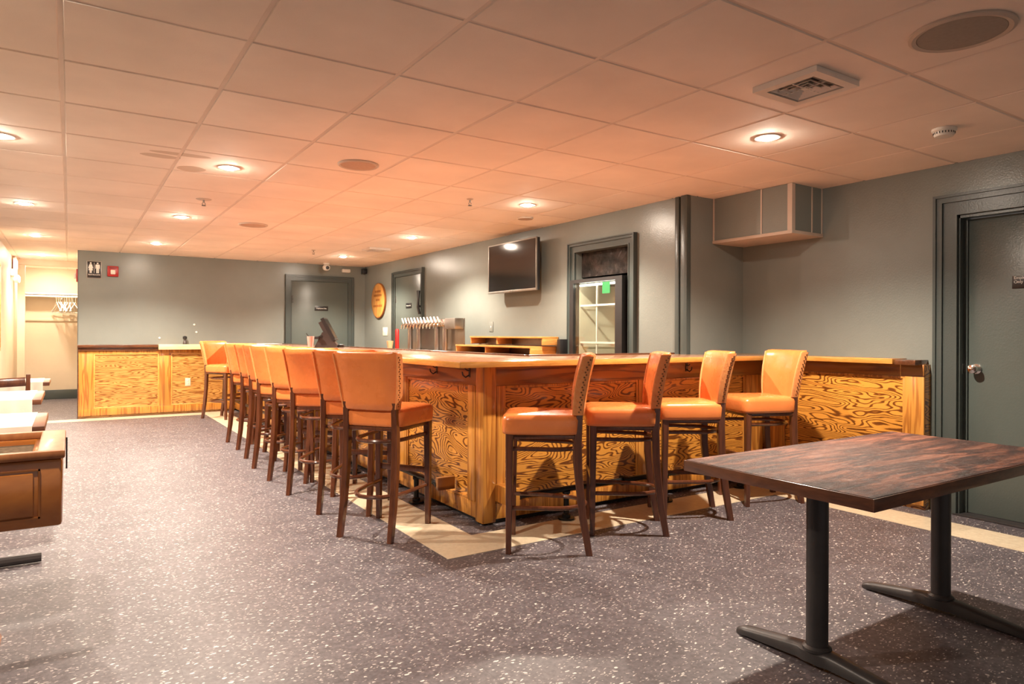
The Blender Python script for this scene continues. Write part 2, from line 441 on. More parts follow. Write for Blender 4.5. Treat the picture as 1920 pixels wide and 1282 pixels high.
struct('trim_10', MB().box(XR, XR + .15, DY1 - .03, DY1, 0, DZ).box(XR + .06, XR + .075, DY1 - .05, DY1 - .03, 0, DZ).box(XR, XR + .15, DY0, DY0 + .03, 0, DZ).box(XR, XR + .15, DY0, DY1, DZ - .03, DZ), 'trim_paint')
struct('trim_11', MB().box(XR - .03, XR + .15, DY0, DY1, 0, .012, .003), 'black_iron')
# doors
d = struct('door_1', MB().box(XR + .075, XR + .12, DY0 + .03, DY1 - .035, .015, DZ - .035, .002), 'door_paint')
k = build('door_knob', MB().lathe([(.033, 0), (.033, -.008), (.012, -.012), (.012, -.035), (.026, -.042), (.031, -.055), (.028, -.072), (.012, -.080)], (XR + .075, 2.135, .985), 'x', 24), 'chrome', d)
build('strike_plate', MB().box(XR + .03, XR + .058, DY1 - .032, DY1 - .0295, .95, 1.02), 'chrome', d)
build('door_closer', MB().box(XR + .045, XR + .075, 1.45, 1.75, DZ - .12, DZ - .06, .005), 'dull_steel', d)
sg = thing('door_sign', 'small black employees only plaque on the right green door', 'sign', (XR + .074, 1.855, 1.552))
build('plate', MB().box(-.003, 0, -.075, .075, -.04, .04, .0015), 'black_plastic', sg)
text_mesh('lettering', 'Employees\nOnly', .026, 'white_ink', sg, (-.0038, .065, .015), (PI / 2, 0, -PI / 2), align='LEFT')
# tv wall door
struct('trim_12', casing_x('c', XT, 9.10, 10.04, 2.10, .085), 'trim_paint')
d = struct('door_2', MB().box(XT - .012, XT + .0, 9.105, 10.035, .01, 2.095, .002), 'door_paint')
build('hinge', MB().box(XT - .018, XT - .012, 10.0, 10.03, 1.70, 1.80), 'chrome', d)
sg = thing('door_sign', 'small black plaque with pale lettering on the door left of the beer taps', 'sign', (XT - .0125, 9.53, 1.64))
build('plate', MB().box(-.004, 0, -.10, .10, -.04, .04, .0015), 'black_plastic', sg)
text_mesh('lettering', 'Employees Only', .024, 'white_ink', sg, (-.0048, 0, 0), (PI / 2, 0, -PI / 2))
build('lever_handle', MB().tube([(XT - .05, 9.07, 1.50), (XT - .07, 9.08, 1.60), (XT - .07, 9.07, 1.72), (XT - .06, 9.09, 1.84)], [.02, .022, .018, .03], 8).box(XT - .06, XT - .04, 9.06, 9.08, 1.60, 1.63), 'black_plastic', d)
# back wall door
struct('trim_13', casing_y(YB, 3.06, 4.02, 2.085, .10), 'trim_paint')
d = struct('door_3', MB().box(3.065, 4.015, YB - .012, YB, .01, 2.08, .002), 'door_paint')
build('hinge', MB().box(3.068, 3.09, YB - .02, YB - .012, 1.72, 1.84).box(3.068, 3.09, YB - .02, YB - .012, .25, .37), 'chrome', d)
sg = thing('door_sign', 'small black plaque with pale lettering on the wide back wall door', 'sign', (3.56, YB - .0125, 1.635))
build('plate', MB().box(-.115, .115, -.004, 0, -.04, .04, .0015), 'black_plastic', sg)
text_mesh('lettering', 'Employees Only', .026, 'white_ink', sg, (0, -.0048, 0), (PI / 2, 0, 0))
# cooler recess casing
struct('trim_14', casing_x('c', XT, CY0, CY1, CT, .10), 'trim_paint')

# boxed duct in the right corner
d = thing('duct_box', 'grey boxed duct with pale corner strips under the ceiling in the right corner', 'duct', (XR, YS, 2.0))
DX0, DYa = 4.635, 3.21; DB = 2.0
build('casing', MB().box(DX0, XR - .002, DYa, YS - .002, DB + .006, CZ - .002), 'wall_paint', d, True)
mb = MB().box(DX0 - .012, XR - .002, DYa - .012, YS - .002, DB - .012, DB + .014, .003)
build('bottom_panel', mb, 'beige_metal', d, True)
mb = MB()
mb.poly([(DX0 - .010, DYa - .010), (DX0 + .03, DYa - .010), (DX0 + .03, DYa), (DX0, DYa), (DX0, DYa + .03), (DX0 - .010, DYa + .03)], DB + .014, CZ - .002)
build('corner_strip', mb, 'beige_metal', d, True)
for (a, b_) in ((3.475, 3.487), (YS - .016, YS - .003)):
    build('seam_strip', MB().box(DX0 - .006, DX0, a, b_, DB + .014, CZ - .002), 'beige_metal', d, True)
for (a, b_) in ((4.885, 4.895), (XR - .014, XR - .003)):
    build('seam_strip', MB().box(a, b_, DYa - .006, DYa, DB + .014, CZ - .002), 'beige_metal', d, True)

# ================================================================= LIGHTS
def downlight():
    t_ = thing('downlight', 'x', 'ceiling light', (0, 0, CZ))
    build('trim_ring', MB().lathe([(.078, -.0005), (.078, -.003), (.072, -.0045), (.050, -.004), (.044, -.002), (.044, -.0005)], n=32), 'white_metal', t_)
    build('lens', MB().lathe([(.042, -.002), (.040, -.008), (.032, -.013), (.018, -.016), (.004, -.017)], n=28), 'lamp_lens', t_)
    ld = bpy.data.lights.new('bulb', 'SPOT'); ld.energy = 135; ld.color = LAMPCOL[:3]; ld.spot_size = math.radians(138); ld.spot_blend = .55; ld.shadow_soft_size = .025
    lo = bpy.data.objects.new('bulb', ld); COL.objects.link(lo); lo.parent = t_; lo.location = (0, 0, -.045)
    return t_
LP = [(3.46, 2.56, 'nearest recessed downlight, in the ceiling between the square vent and the boxed duct'),
      (3.46, 5.08, 'glowing recessed downlight above the bar, just left of the wall television'),
      (3.46, 7.56, 'glowing recessed downlight above the beer tap tower'),
      (3.46, 10.02, 'glowing recessed downlight in the back right corner beside the dome camera'),
      (.94, 5.13, 'brightest recessed downlight of the middle row, above the near end of the stool row'),
      (.94, 7.55, 'second recessed downlight of the middle row, beside the small ceiling sprinkler plate'),
      (.94, 9.97, 'recessed downlight nearest the restroom sign wall'),
      (-.35, 5.06, 'recessed downlight cut by the left edge of the picture'),
      (-.35, 7.58, 'second recessed downlight of the far left row'),
      (-.35, 9.98, 'third recessed downlight of the far left row, before the coat alcove'),
      (-.35, 12.4, 'small far recessed downlight in the corridor before the coat alcove'),
      (-.35, 2.6, 'recessed downlight of the far left row, beside the camera'),
]
first = None
dimmer = bpy.data.lights.new('dimmer_bulb', 'SPOT'); dimmer.energy = 70; dimmer.color = LAMPCOL[:3]; dimmer.spot_size = math.radians(138); dimmer.spot_blend = .55; dimmer.shadow_soft_size = .025
for x, y, lb in LP:
    if first is None: first = downlight(); o = first; o.location = (x, y, CZ)
    else: o = dup(first, (x, y, CZ), 0)
    if x < 0:
        for ch in o.children:
            if ch.type == 'LIGHT': ch.data = dimmer
    o['label'] = lb; o['group'] = 'recessed downlights'
# small lamp over the coat alcove
o = thing('downlight', 'dim recessed downlight inside the coat alcove', 'ceiling light', (-.3, 14.1, CZ), 0, 'recessed downlights')
build('trim_ring', MB().lathe([(.088, -.0005), (.088, -.006), (.080, -.010), (.062, -.003), (.062, -.0005)], n=24), 'white_metal', o)
build('lens', MB().lathe([(.061, -.002), (.045, -.015), (.004, -.02)], n=24), 'lamp_lens_dim', o)

# ================================================================= CEILING FIXTURES
def ceiling_speaker(x, y, r, label, mat='speaker_tan', grp='round ceiling speakers'):
    t_ = thing('ceiling_speaker', label, 'speaker', (x, y, CZ), 0, grp)
    build('rim', MB().lathe([(r, -.001), (r, -.008), (r * .93, -.014), (r * .84, -.010), (r * .84, -.001)], n=40), 'beige_metal', t_)
    build('grille', MB().lathe([(r * .835, -.003), (r * .83, -.010), (r * .5, -.013), (.01, -.014)], n=40), mat, t_)
ceiling_speaker(2.875, 1.26, .178, 'large round ceiling speaker with grey grille at the top right', 'grille_grey')
ceiling_speaker(1.67, 4.53, .14, 'tan round ceiling speaker above the bar corner')
ceiling_speaker(1.65, 7.65, .15, 'far tan round ceiling speaker over the stool row')
ceiling_speaker(3.83, 5.66, .08, 'small round plate in the ceiling beside the television', 'speaker_tan', None)
# square diffuser vent
def vent(x, y, hs, label, slats=4):
    t_ = thing('ceiling_vent', label, 'vent', (x, y, CZ), 0, 'square air vents')
    mb = MB(); w_ = .045; d_ = -.026
    def ringbox(mb, o1, o2, z0, z1, slope=0):
        a = [(-o1, -o1), (o1, -o1), (o1, o1), (-o1, o1)]; b_ = [(-o2, -o2), (o2, -o2), (o2, o2), (-o2, o2)]
        A0 = [mb.bm.verts.new((*p, z0)) for p in a]; A1 = [mb.bm.verts.new((*p, z0 + slope)) for p in b_]
        B0 = [mb.bm.verts.new((*p, z1)) for p in a]; B1 = [mb.bm.verts.new((*p, z1 + slope)) for p in b_]
        for k in range(4):
            n = (k + 1) % 4
            mb.bm.faces.new((A0[k], A0[n], A1[n], A1[k])); mb.bm.faces.new((B0[k], B1[k], B1[n], B0[n]))
            mb.bm.faces.new((A0[k], B0[k], B0[n], A0[n])); mb.bm.faces.new((A1[k], A1[n], B1[n], B1[k]))
    ringbox(mb, hs, hs - w_, -.028, -.001)
    build('frame', mb, 'white_metal', t_)
    build('backing', MB().box(-hs + w_, hs - w_, -hs + w_, hs - w_, -.004, -.001), 'black_plastic', t_)
    for k in range(slats):
        o_ = (hs - w_) * (1 - (k + .45) / (slats + .3)); i_ = o_ - (hs - w_) * .11
        mb = MB(); ringbox(mb, o_, i_, -.026, -.023, .014); build('slat', mb, 'white_metal', t_)
    build('slat', MB().box(-.012, .012, -.012, .012, -.026, -.02), 'white_metal', t_)
    mb = MB().box(-hs + w_, hs - w_, -.003, .003, -.022, -.008).box(-.003, .003, -hs + w_, hs - w_, -.022, -.008)
    build('crossbar', mb, 'white_metal', t_)
vent(2.87, 1.92, .165, 'white louvred square air vent in the ceiling near the front')
vent(3.52, 8.85, .15, 'distant square air vent in the ceiling beyond the television')
# smoke detectors, sprinklers, cameras
s_ = thing('smoke_detector', 'white slotted smoke detector on the ceiling at the right, near the green door', 'smoke detector', (4.14, 1.90, CZ))
build('body', MB().lathe([(.062, -.001), (.062, -.014), (.052, -.020), (.052, -.034), (.046, -.044), (.02, -.048)], n=32), 'white_plastic', s_)
mb = MB()
for k in range(22):
    a = 2 * PI * k / 22; mb.box(-.002 + .052 * math.cos(a), .002 + .052 * math.cos(a), -.002 + .052 * math.sin(a), .002 + .052 * math.sin(a), -.033, -.022)
build('slots', mb, 'black_plastic', s_)
def sprinkler(x, y, label, plate=.03):
    s_ = thing('sprinkler_head', label, 'sprinkler', (x, y, CZ), 0, 'ceiling sprinklers')
    build('escutcheon', MB().lathe([(plate, -.001), (plate * .9, -.006), (plate * .4, -.009)], n=20), 'beige_metal', s_)
    mb = MB().tube([(0, 0, -.006), (0, 0, -.03)], .008, 8).tube([(.006, 0, -.03), (.014, 0, -.042), (.004, 0, -.056)], .003, 6).tube([(-.006, 0, -.03), (-.014, 0, -.042), (-.004, 0, -.056)], .003, 6)
    build('frame', mb, 'dull_steel', s_)
    build('deflector', MB().lathe([(.018, -.056), (.018, -.059), (.004, -.060)], n=16), 'black_iron', s_)
sprinkler(2.90, 5.14, 'dark sprinkler head hanging from the ceiling in front of the television light')
sprinkler(2.85, 9.48, 'tiny sprinkler head hanging near the ceiling dome camera')
sprinkler(.977, 6.45, 'sprinkler head on a wide plate in the ceiling over the open floor', .065)
s_ = thing('security_camera', 'white dome security camera under the ceiling by the back wall door', 'camera', (3.55, 11.1, CZ))
build('mount', MB().lathe([(.05, -.001), (.05, -.02), (.035, -.03)], n=24), 'white_plastic', s_)
mb = MB().lathe([(.004, -.125), (.030, -.120), (.052, -.105), (.062, -.08), (.058, -.055), (.040, -.034), (.01, -.028)], n=24)
build('ball', mb, 'white_plastic', s_)
build('camera_lens', MB().lathe([(.028, -.050), (.028, -.064), (.012, -.066)], (0, 0, -.08), 'y', 18), 'black_plastic', s_)
s_ = thing('alarm_sensor', 'flat white sensor on the back wall just under the ceiling corner', 'sensor', (3.98, YB, 2.29))
build('body', MB().box(-.07, .07, -.06, 0, -.03, .03, .012), 'white_plastic', s_)
s_ = thing('motion_sensor', 'tiny black sensor in the top back right corner', 'sensor', (4.27, 11.3, 2.30))
build('body', MB().box(-.02, .05, -.03, .09, -.05, .04, .01), 'black_plastic', s_)

# ================================================================= BAR
def ply_front(root, axis, face, a0, a1, z1, stiles, panel_mat='plywood', rail_top=.13, rail_bot=.13, sgn=-1, railmat='rail_wood', mould='stile_wood'):
    """frame-and-panel front. axis 'y': face plane Y=face facing -Y, runs along X from a0 to a1. axis 'x': X=face facing -X, runs along Y."""
    def bx(mb, u0, u1, d0, d1, z0, z1_, bev=.003):
        if axis == 'y': mb.box(u0, u1, face - d1, face - d0, z0, z1_, bev)
        else: mb.box(face - d1, face - d0, u0, u1, z0, z1_, bev)
        return mb
    build('top_rail', bx(MB(), a0, a1, 0, .020, z1 - rail_top, z1), railmat, root, True)
    build('bottom_rail', bx(MB(), a0, a1, 0, .020, .03, rail_bot), 'stile_wood', root, True)
    for (s0, s1) in stiles: build('stile', bx(MB(), s0, s1, 0, .0205, rail_bot, z1 - rail_top), 'stile_wood', root, True)
    for (s0, s1), (t0, t1) in zip(stiles, stiles[1:]):
        build('panel', bx(MB(), s1, t0, -.002, .004, rail_bot, z1 - rail_top, 0), panel_mat, root, True)
        mb = MB()
        m_ = .018
        bx(mb, s1, t0, .004, .016, z1 - rail_top - m_, z1 - rail_top, .005); bx(mb, s1, t0, .004, .016, rail_bot, rail_bot + m_, .005)
        bx(mb, s1, s1 + m_, .004, .0155, rail_bot, z1 - rail_top, .005); bx(mb, t0 - m_, t0, .004, .0155, rail_bot, z1 - rail_top, .005)
        build('moulding', mb, mould, root, True)
ZT = 1.045; ZU = 1.008
BX, BY = 2.20, 3.70     # left run face, front run face
bl = thing('bar_cabinet', 'long left run of the bar faced with swirling orange plywood behind the stool row', 'bar', (BX, 7.5, 0), 0, 'plywood bar fronts')
build('carcass', MB().box(BX, BX + .55, BY + .0, YB - .003, .03, ZU - .002), 'plywood', bl, True)
build('plinth', MB().box(BX + .01, BX + .54, BY + .01, YB - .003, .0, .03), 'floor_dark', bl, True)
st = [(BY + .09, 3.88)]; y = 4.85
while y < 11.2: st.append((y, y + .14)); y += 1.12
ply_front(bl, 'x', BX, BY + .02, YB - .01, ZU - .002, st)
build('corner_post', MB().box(BX - .028, BX + .07, BY - .028, BY + .07, .012, ZU - .002, .008), 'stile_wood', bl, True)
bf = thing('bar_cabinet', 'short front run of the bar faced with swirling orange plywood, right of the corner post', 'bar', (3.5, BY, 0), 0, 'plywood bar fronts')
build('carcass', MB().box(BX + .555, 4.955, BY, BY + .45, .03, ZU - .002).box(BX + .075, BX + .555, BY, BY + .02, .03, ZU - .002), 'plywood', bf, True)
build('plinth', MB().box(BX + .075, 4.955, BY + .03, BY + .06, 0, .03), 'floor_dark', bf, True)
ply_front(bf, 'y', BY, BX + .072, 4.93, ZU - .002, [(BX + .075, 2.33), (3.50, 3.66), (4.70, 4.93)])
br = thing('wainscot_panel', 'plywood wainscot on the right wall between the bar and the green door', 'panelling', (4.985, 3.0, 0))
build('carcass', MB().box(4.96, XR - .002, 2.39, YS - .003, .0, ZU - .002), 'plywood', br, True)
ply_front(br, 'x', 4.96, 2.39, BY - .025, ZU - .002, [(2.39, 2.52), (3.50, BY - .022)], rail_top=.085)
bb = thing('wainscot_panel', 'paler orange plywood wainscot along the back wall left of the stools', 'panelling', (1.1, YB - .03, 0))
build('carcass', MB().box(.105, BX - .025, YB - .055, YB - .003, .0, ZU - .012), 'plywood_pale', bb, True)
ply_front(bb, 'y', YB - .055, .105, BX - .025, ZU - .012, [(.105, .285), (1.115, 1.275), (2.09, BX - .026)], 'plywood_pale', .085, .13, railmat='stile_wood', mould='moulding_highlight')
o = build('end_edge', MB().box(.095, .105, YB - .07, YB - .003, 0, ZU - .012), 'counter_dark', bb, True)
# countertops
ct = thing('bar_countertop', 'glossy reddish brown L-shaped bar countertop with orange front edge', 'countertop', (2.4, 3.8, ZU))
out = [(1.90, 3.47), (4.83, 3.47), (4.83, 4.13), (2.82, 4.13), (2.82, YB - .003), (1.90, YB - .003)]
build('slab', MB().poly(out, ZU, ZT, .004), 'counter_top', ct, True)
build('edge_band', MB().box(1.90 - .014, 4.83, 3.47 - .014, 3.47, ZU - .001, ZT - .003, .003), 'counter_edge', ct, True)
build('edge_band', MB().box(1.90 - .014, 1.90, 3.47, 11.0, ZU - .001, ZT - .003, .003), 'counter_edge', ct, True)
build('drip_rail', MB().box(2.79, 2.835, 4.13, YB - .01, ZT - .002, ZT + .012, .004).box(2.82, 4.83, 4.11, 4.145, ZT - .002, ZT + .012, .004), 'counter_dark', ct, True)
ct = thing('ledge_countertop', 'narrow wooden ledge on the right wall wainscot beside the green door', 'countertop', (4.9, 3.0, ZU), 0)
build('slab', MB().box(4.832, XR - .002, 2.55, YS - .003, ZU, ZT, .003), 'counter_edge', ct, True)
build('end_cap', MB().box(4.852, XR - .002, 2.405, 2.548, ZU - .004, ZT - .006, .003), 'counter_dark', ct, True)
ct = thing('ledge_countertop', 'dark-edged ledge on the back wainscot under the restroom sign', 'countertop', (.6, YB - .06, ZU))
build('slab', MB().box(.09, 1.095, YB - .13, YB - .003, ZU - .010, ZT - .006, .003), 'counter_dark', ct, True)  # dark colour holds both the end grain and the edge's shadow
build('apron', MB().box(.10, 1.09, YB - .10, YB - .078, ZU - .055, ZU - .0105, .003), 'counter_dark', ct, True)
ct = thing('ledge_countertop', 'wooden ledge with lit edge painted pale, on the back wainscot behind the farthest stool', 'countertop', (1.5, YB - .06, ZU))
build('slab', MB().box(1.10, 1.884, YB - .16, YB - .003, ZU - .045, ZT - .004, .003), 'lit_board', ct, True)

# foot rails (black pipe)
def footrail(name, label, pts, posts, blocks, loc):
    f = thing(name, label, 'foot rail', loc, 0, 'black pipe foot rails')
    build('pipe', MB().tube(pts, .019, 12), 'black_pipe', f, True)
    for (x, y) in posts:
        build('post', MB().lathe([(.055, .0035), (.055, .014), (.028, .018), (.028, .035), (.018, .04), (.018, .165), (.026, .17), (.026, .185)], (x, y, 0), n=20), 'black_pipe', f, True)
    for b_ in blocks:
        x, y, ax = b_
        if ax == 'y': build('coupling', MB().lathe([(.034, 0), (.034, .02), (.026, .025), (.026, .05)], (x, y, .2), 'x', 16), 'black_pipe', f, True)
        else: build('coupling', MB().lathe([(.034, 0), (.034, .02), (.026, .025), (.026, .05)], (x, y, .2), 'y', 16), 'black_pipe', f, True)
    return f
f = footrail('foot_rail', 'black pipe foot rail along the front run of the bar', [(2.33, BY - .17, .2), (4.78, BY - .17, .2)], [(2.72, BY - .17), (3.62, BY - .17), (4.45, BY - .17)], [(2.31, BY - .17, 'y'), (3.2, BY - .17, 'y')], (3.5, BY - .2, 0))
build('wall_bracket', MB().box(2.265, 2.335, BY - .205, BY - .0205, .145, .255, .006), 'stile_wood', f, True)
build('wall_bracket', MB().box(4.76, 4.80, BY - .205, BY - .0205, .15, .25, .006), 'stile_wood', f, True)
f = footrail('foot_rail', 'black pipe foot rail along the left run of the bar behind the stools', [(BX - .12, 4.10, .2), (BX - .12, 10.9, .2)], [(BX - .12, 4.45), (BX - .12, 5.7), (BX - .12, 6.9), (BX - .12, 8.1), (BX - .12, 9.3)], [(BX - .12, 4.08, 'x'), (BX - .12, 6.3, 'x')], (BX - .12, 7.5, 0))
for y in (4.07, 5.06, 6.2, 7.4, 8.6, 10.88):
    build('wall_bracket', MB().box(BX - .15, BX - .0205, y - .02, y + .02, .165, .25, .005), 'rail_wood', f, True)
# purse hooks under the overhang
hk0 = None
for (x, y, rz, lb) in ((BX - .0205, 4.33, -PI / 2, 'small black coat hook under the counter left of the bar corner post'), (BX - .0205, 3.86, -PI / 2, 'small black coat hook under the counter close to the bar corner post'),
                       (2.93, BY - .0205, 0, 'small black coat hook under the front counter beside the nearest right stool'), (4.0, BY - .0205, 0, 'small black coat hook under the front counter behind the third right stool'),
                       (BX - .0205, 5.4, -PI / 2, 'small black coat hook under the left counter behind the second stool')):
    if hk0 is None:
        hk0 = thing('coat_hook', lb, 'hook', (x, y, .97), rz, 'hooks under the counter')
        build('plate', MB().box(-.012, .012, -.004, 0, -.045, .02, .002), 'black_iron', hk0)
        build('prong', MB().tube([(0, -.003, -.03), (0, -.03, -.045), (0, -.05, -.03), (0, -.055, -.008)], .0045, 6).tube([(0, -.003, 0), (0, -.02, 0), (0, -.035, .012)], .004, 6), 'black_iron', hk0)
    else: dup(hk0, (x, y, .97), rz, lb)

# ================================================================= BAR STOOL
def superloop(cx, cy, hx, hy, z, n=24, e=.35, bend=0, tilt=0):
    """rounded-rectangle loop; bend pushes the sides forward (+y)"""
    L = []
    for k in range(n):
        a = 2 * PI * (k + .5) / n; c_, s_ = math.cos(a), math.sin(a)
        x = hx * math.copysign(abs(c_) ** e, c_); y = hy * math.copysign(abs(s_) ** e, s_)
        L.append(Vector((cx + x, cy + y + bend * (x / max(hx, 1e-6)) ** 2, z + tilt * y)))
    return L
def make_stool():
    s = thing('bar_stool', 'x', 'bar stool')
    # seat cushion
    R = []
    for (z, g) in ((.655, .012), (.660, .002), (.675, 0), (.735, -.002), (.752, .004), (.762, .016), (.768, .04)):
        R.append([Vector((p.x * (1 + .04 * (p.y / .2)), p.y, p.z)) for p in superloop(0, .005, .205 - g, .215 - g, z, 40, .22)])
    R.append([Vector((v_.x * .45, v_.y * .45, .774)) for v_ in R[-1]])
    build('seat', MB().rings(R), 'orange_leather', s, angle=60)
    # seat piping line
    # backrest
    R = []; nz = 9
    for i in range(nz):
        v_ = i / (nz - 1); z = .762 + .325 * v_
        hw = .178 + .040 * v_ ** .8; yc = -.215 - .030 * v_ - .035 * v_ ** 2
        R.append(superloop(0, yc, hw, .028, z, 48, .25, .022 + .012 * v_))
    lo = [Vector((p.x * .96, -.215 + (p.y + .215) * .6, p.z - .008)) for p in R[0]]
    m1 = [Vector((p.x * .985, -.28 + (p.y + .28) * .7, p.z + .008)) for p in R[-1]]
    m2 = [Vector((p.x * .93, -.28 + (p.y + .28) * .25, p.z + .012)) for p in R[-1]]
    b_ = build('backrest', MB().rings([lo] + R + [m1, m2]), 'orange_leather', s, angle=60)
    for sd in (-1, 1):
        # wing: thick stitched side panel
        W = []
        for i in range(nz):
            v_ = i / (nz - 1); z = .764 + .322 * v_
            hw = .178 + .040 * v_ ** .8; yc = -.215 - .030 * v_ - .035 * v_ ** 2 + .020 + .010 * v_
            W.append([Vector((sd * hw + q.x, q.y, q.z)) for q in superloop(0, yc, .006, .030 + .004 * math.sin(v_ * PI), z, 16, .5)])
        w_ = build('side_panel', MB().rings(W), 'worn_leather', s)
        mb = MB()
        for i in range(22):
            v_ = (i + .5) / 22; z = .775 + .30 * v_
            hw = .178 + .040 * v_ ** .8; yc = -.215 - .030 * v_ - .035 * v_ ** 2 + .020 + .010 * v_ - .010
            mb.lathe([(.0055, 0), (.0045, .003 * sd), (.001, .0048 * sd)], (sd * (hw + .0062), yc + .004 * (-1) ** i, z), 'x', 7)
        build('nailheads', mb, 'brass_nail', w_)
    # legs
    for sd in (-1, 1):
        build('leg', MB().bar([(sd * .180, .180, 0), (sd * .180, .178, .35), (sd * .178, .176, .66)], [.030, .036, .044], [.030, .036, .044]), 'stool_wood', s)
        build('leg', MB().bar([(sd * .172, -.262, 0), (sd * .170, -.226, .20), (sd * .168, -.200, .45), (sd * .166, -.196, .62), (sd * .165, -.208, .78), (sd * .165, -.214, .80)],
                              [.032, .036, .038, .038, .034, .03], [.036, .042, .046, .046, .034, .03]), 'stool_wood', s)
    # seat frame
    mb = MB().box(-.16, .16, .165, .187, .632, .654, .003).box(-.15, .15, -.205, -.185, .632, .654, .003)
    mb.box(-.187, -.167, -.18, .16, .632, .654, .003).box(.167, .187, -.18, .16, .632, .654, .003)
    build('seat_frame', mb, 'stool_wood', s)
    # bentwood hoops: from the front legs round the back
    def hoop(z, back):
        pts = [(-.172, .17, z)]
        pts += [(-.160, .0, z - .002)]
        for k in range(11):
            a = PI + PI * k / 10
            pts.append((.155 * math.cos(a), -.05 + back * math.sin(a), z - .004))
        pts += [(.160, .0, z - .002), (.172, .17, z)]
        return MB().tube(pts, .0125, 8, 1.0)
    build('stretcher', hoop(.575, .175), 'stool_wood', s)
    build('stretcher', hoop(.250, .195), 'stool_wood', s)
    build('footrest', MB().box(-.165, .165, .172, .192, .325, .362, .004), 'stool_wood', s)
    return s
ST = make_stool()
def stool_at(rx, ry, deg, label, first=[True], fx=-.172, fy=-.262, grp='orange leather bar stools'):
    """place by a rear foot on the floor: (rx, ry) = world position of the local foot (fx, fy); deg = facing direction"""
    rz = math.radians(deg) - PI / 2; c_, s_ = math.cos(rz), math.sin(rz)
    x = rx - (fx * c_ - fy * s_); y = ry - (fx * s_ + fy * c_)
    if first[0]: first[0] = False; ST.location = (x, y, 0); ST.rotation_euler = (0, 0, rz); ST['label'] = label; ST['group'] = grp; return ST
    return dup(ST, (x, y, 0), rz, label, grp)
LR = [(1.348, 3.942, 36, 'nearest orange leather bar stool of the left row, its whole back in view'),
      (1.398, 4.507, 50, 'second orange bar stool of the left row, partly behind the nearest one'),
      (1.373, 5.165, 50, 'third orange bar stool of the left row, counted from the camera'),
      (1.375, 5.756, 40, 'fourth orange bar stool of the left row, counted from the camera'),
      (1.384, 6.354, 36, 'fifth orange bar stool of the left row, counted from the camera'),
      (1.430, 6.90, 34, 'sixth orange bar stool of the left row, turned so its back shows a narrow edge'),
      (1.465, 7.463, 36, 'seventh orange bar stool of the left row, just before the last of the row'),
      (1.472, 8.039, 35, 'last orange bar stool of the left row, beside the farthest lone stool')]
for r in LR: stool_at(*r)
# farthest: right rear foot is the near one
stool_at(1.585, 10.49, -56, 'farthest orange bar stool, standing by the pale back wainscot and facing right', fx=.172)
stool_at(2.382, 2.884, 143, 'nearest orange bar stool on the right, in front of the first bar panel')
stool_at(2.999, 2.914, 144, 'second orange bar stool on the right, counted from the bar corner post')
stool_at(3.616, 2.943, 150, 'third orange bar stool on the right, behind the wooden table corner')
stool_at(4.419, 2.971, 160, 'rightmost orange bar stool, its back front facing us beside the right wall panelling')

# ================================================================= WOODEN TABLE
tb = thing('dining_table', 'worn dark brown wooden table on two black T-base columns at the lower right', 'table', (2.75, 1.48, 0))
TX0, TX1, TY0, TY1 = 2.005, 3.50, 1.11, 1.85
build('tabletop', MB().box(TX0, TX1, TY0, TY1, .678, .720, .005), 'table_wood', tb, True)
mb = MB()
e_ = .004
mb.box(TX0 - e_, TX1 + e_, TY0 - e_, TY0 + .001, .677, .717, .0015).box(TX0 - e_, TX1 + e_, TY1 - .001, TY1 + e_, .677, .717, .0015)
mb.box(TX0 - e_, TX0 + .001, TY0, TY1, .677, .717, .0015).box(TX1 - .001, TX1 + e_, TY0, TY1, .677, .717, .0015)
build('edge_band', mb, 'table_edge', tb, True)
for X in (2.29, 3.20):
    yc = 1.475
    build('column', MB().lathe([(.038, .055), (.038, .655)], (X, yc, 0), n=28), 'black_iron', tb, True)
    build('top_plate', MB().box(X - .05, X + .05, yc - .26, yc + .26, .663, .6775, .004).lathe([(.05, .645), (.06, .664)], (X, yc, 0), n=20), 'black_iron', tb, True)
    R = []
    for k in range(25):
        u = -1 + 2 * k / 24; y = yc + u * .345
        au = abs(u); hw = .044 if au < .12 else .030 + .004 * (1 - au)
        if au > .93: hw *= (1 - (au - .93) / .07 * .45)
        top = .068 - .045 * max(0, au - .12) ** 1.1 if au < .93 else .034 - (au - .93) * .2
        bot = .004 + .016 * (1 - au) if au < .9 else .001
        R.append([Vector((X - hw, y, bot)), Vector((X - hw, y, top - .012)), Vector((X - hw * .7, y, top - .003)), Vector((X, y, top)), Vector((X + hw * .7, y, top - .003)), Vector((X + hw, y, top - .012)), Vector((X + hw, y, bot))])
    build('foot', MB().rings(R), 'black_iron', tb, True, angle=50)
    build('collar', MB().lathe([(.050, .060), (.050, .070), (.040, .078)], (X, yc, 0), n=28), 'black_iron', tb, True)

# ================================================================= TV WALL
tv = thing('television', 'black flat screen television mounted high on the grey wall', 'television', (4.25, 6.44, 1.97))
TVY0, TVY1, TVZ0, TVZ1, TVX = 5.945, 6.935, 1.685, 2.25, 4.17
mb = MB().box(TVX, TVX + .045, TVY0, TVY1, TVZ0, TVZ1, .005)
build('housing', mb, 'black_plastic', tv, True)
mb = MB(); q = .012
mb.box(TVX - .006, TVX + .012, TVY0 - .002, TVY0 + q, TVZ0, TVZ1, .002).box(TVX - .006, TVX + .012, TVY1 - q, TVY1 + .002, TVZ0, TVZ1, .002)
mb.box(TVX - .006, TVX + .012, TVY0, TVY1, TVZ1 - q, TVZ1 + .002, .002).box(TVX - .008, TVX + .012, TVY0, TVY1, TVZ0 - .004, TVZ0 + .022, .002)
build('bezel', mb, 'dull_steel', tv, True)
build('screen', MB().box(TVX - .002, TVX + .001, TVY0 + q, TVY1 - q, TVZ0 + .022, TVZ1 - q), 'tv_screen', tv, True)
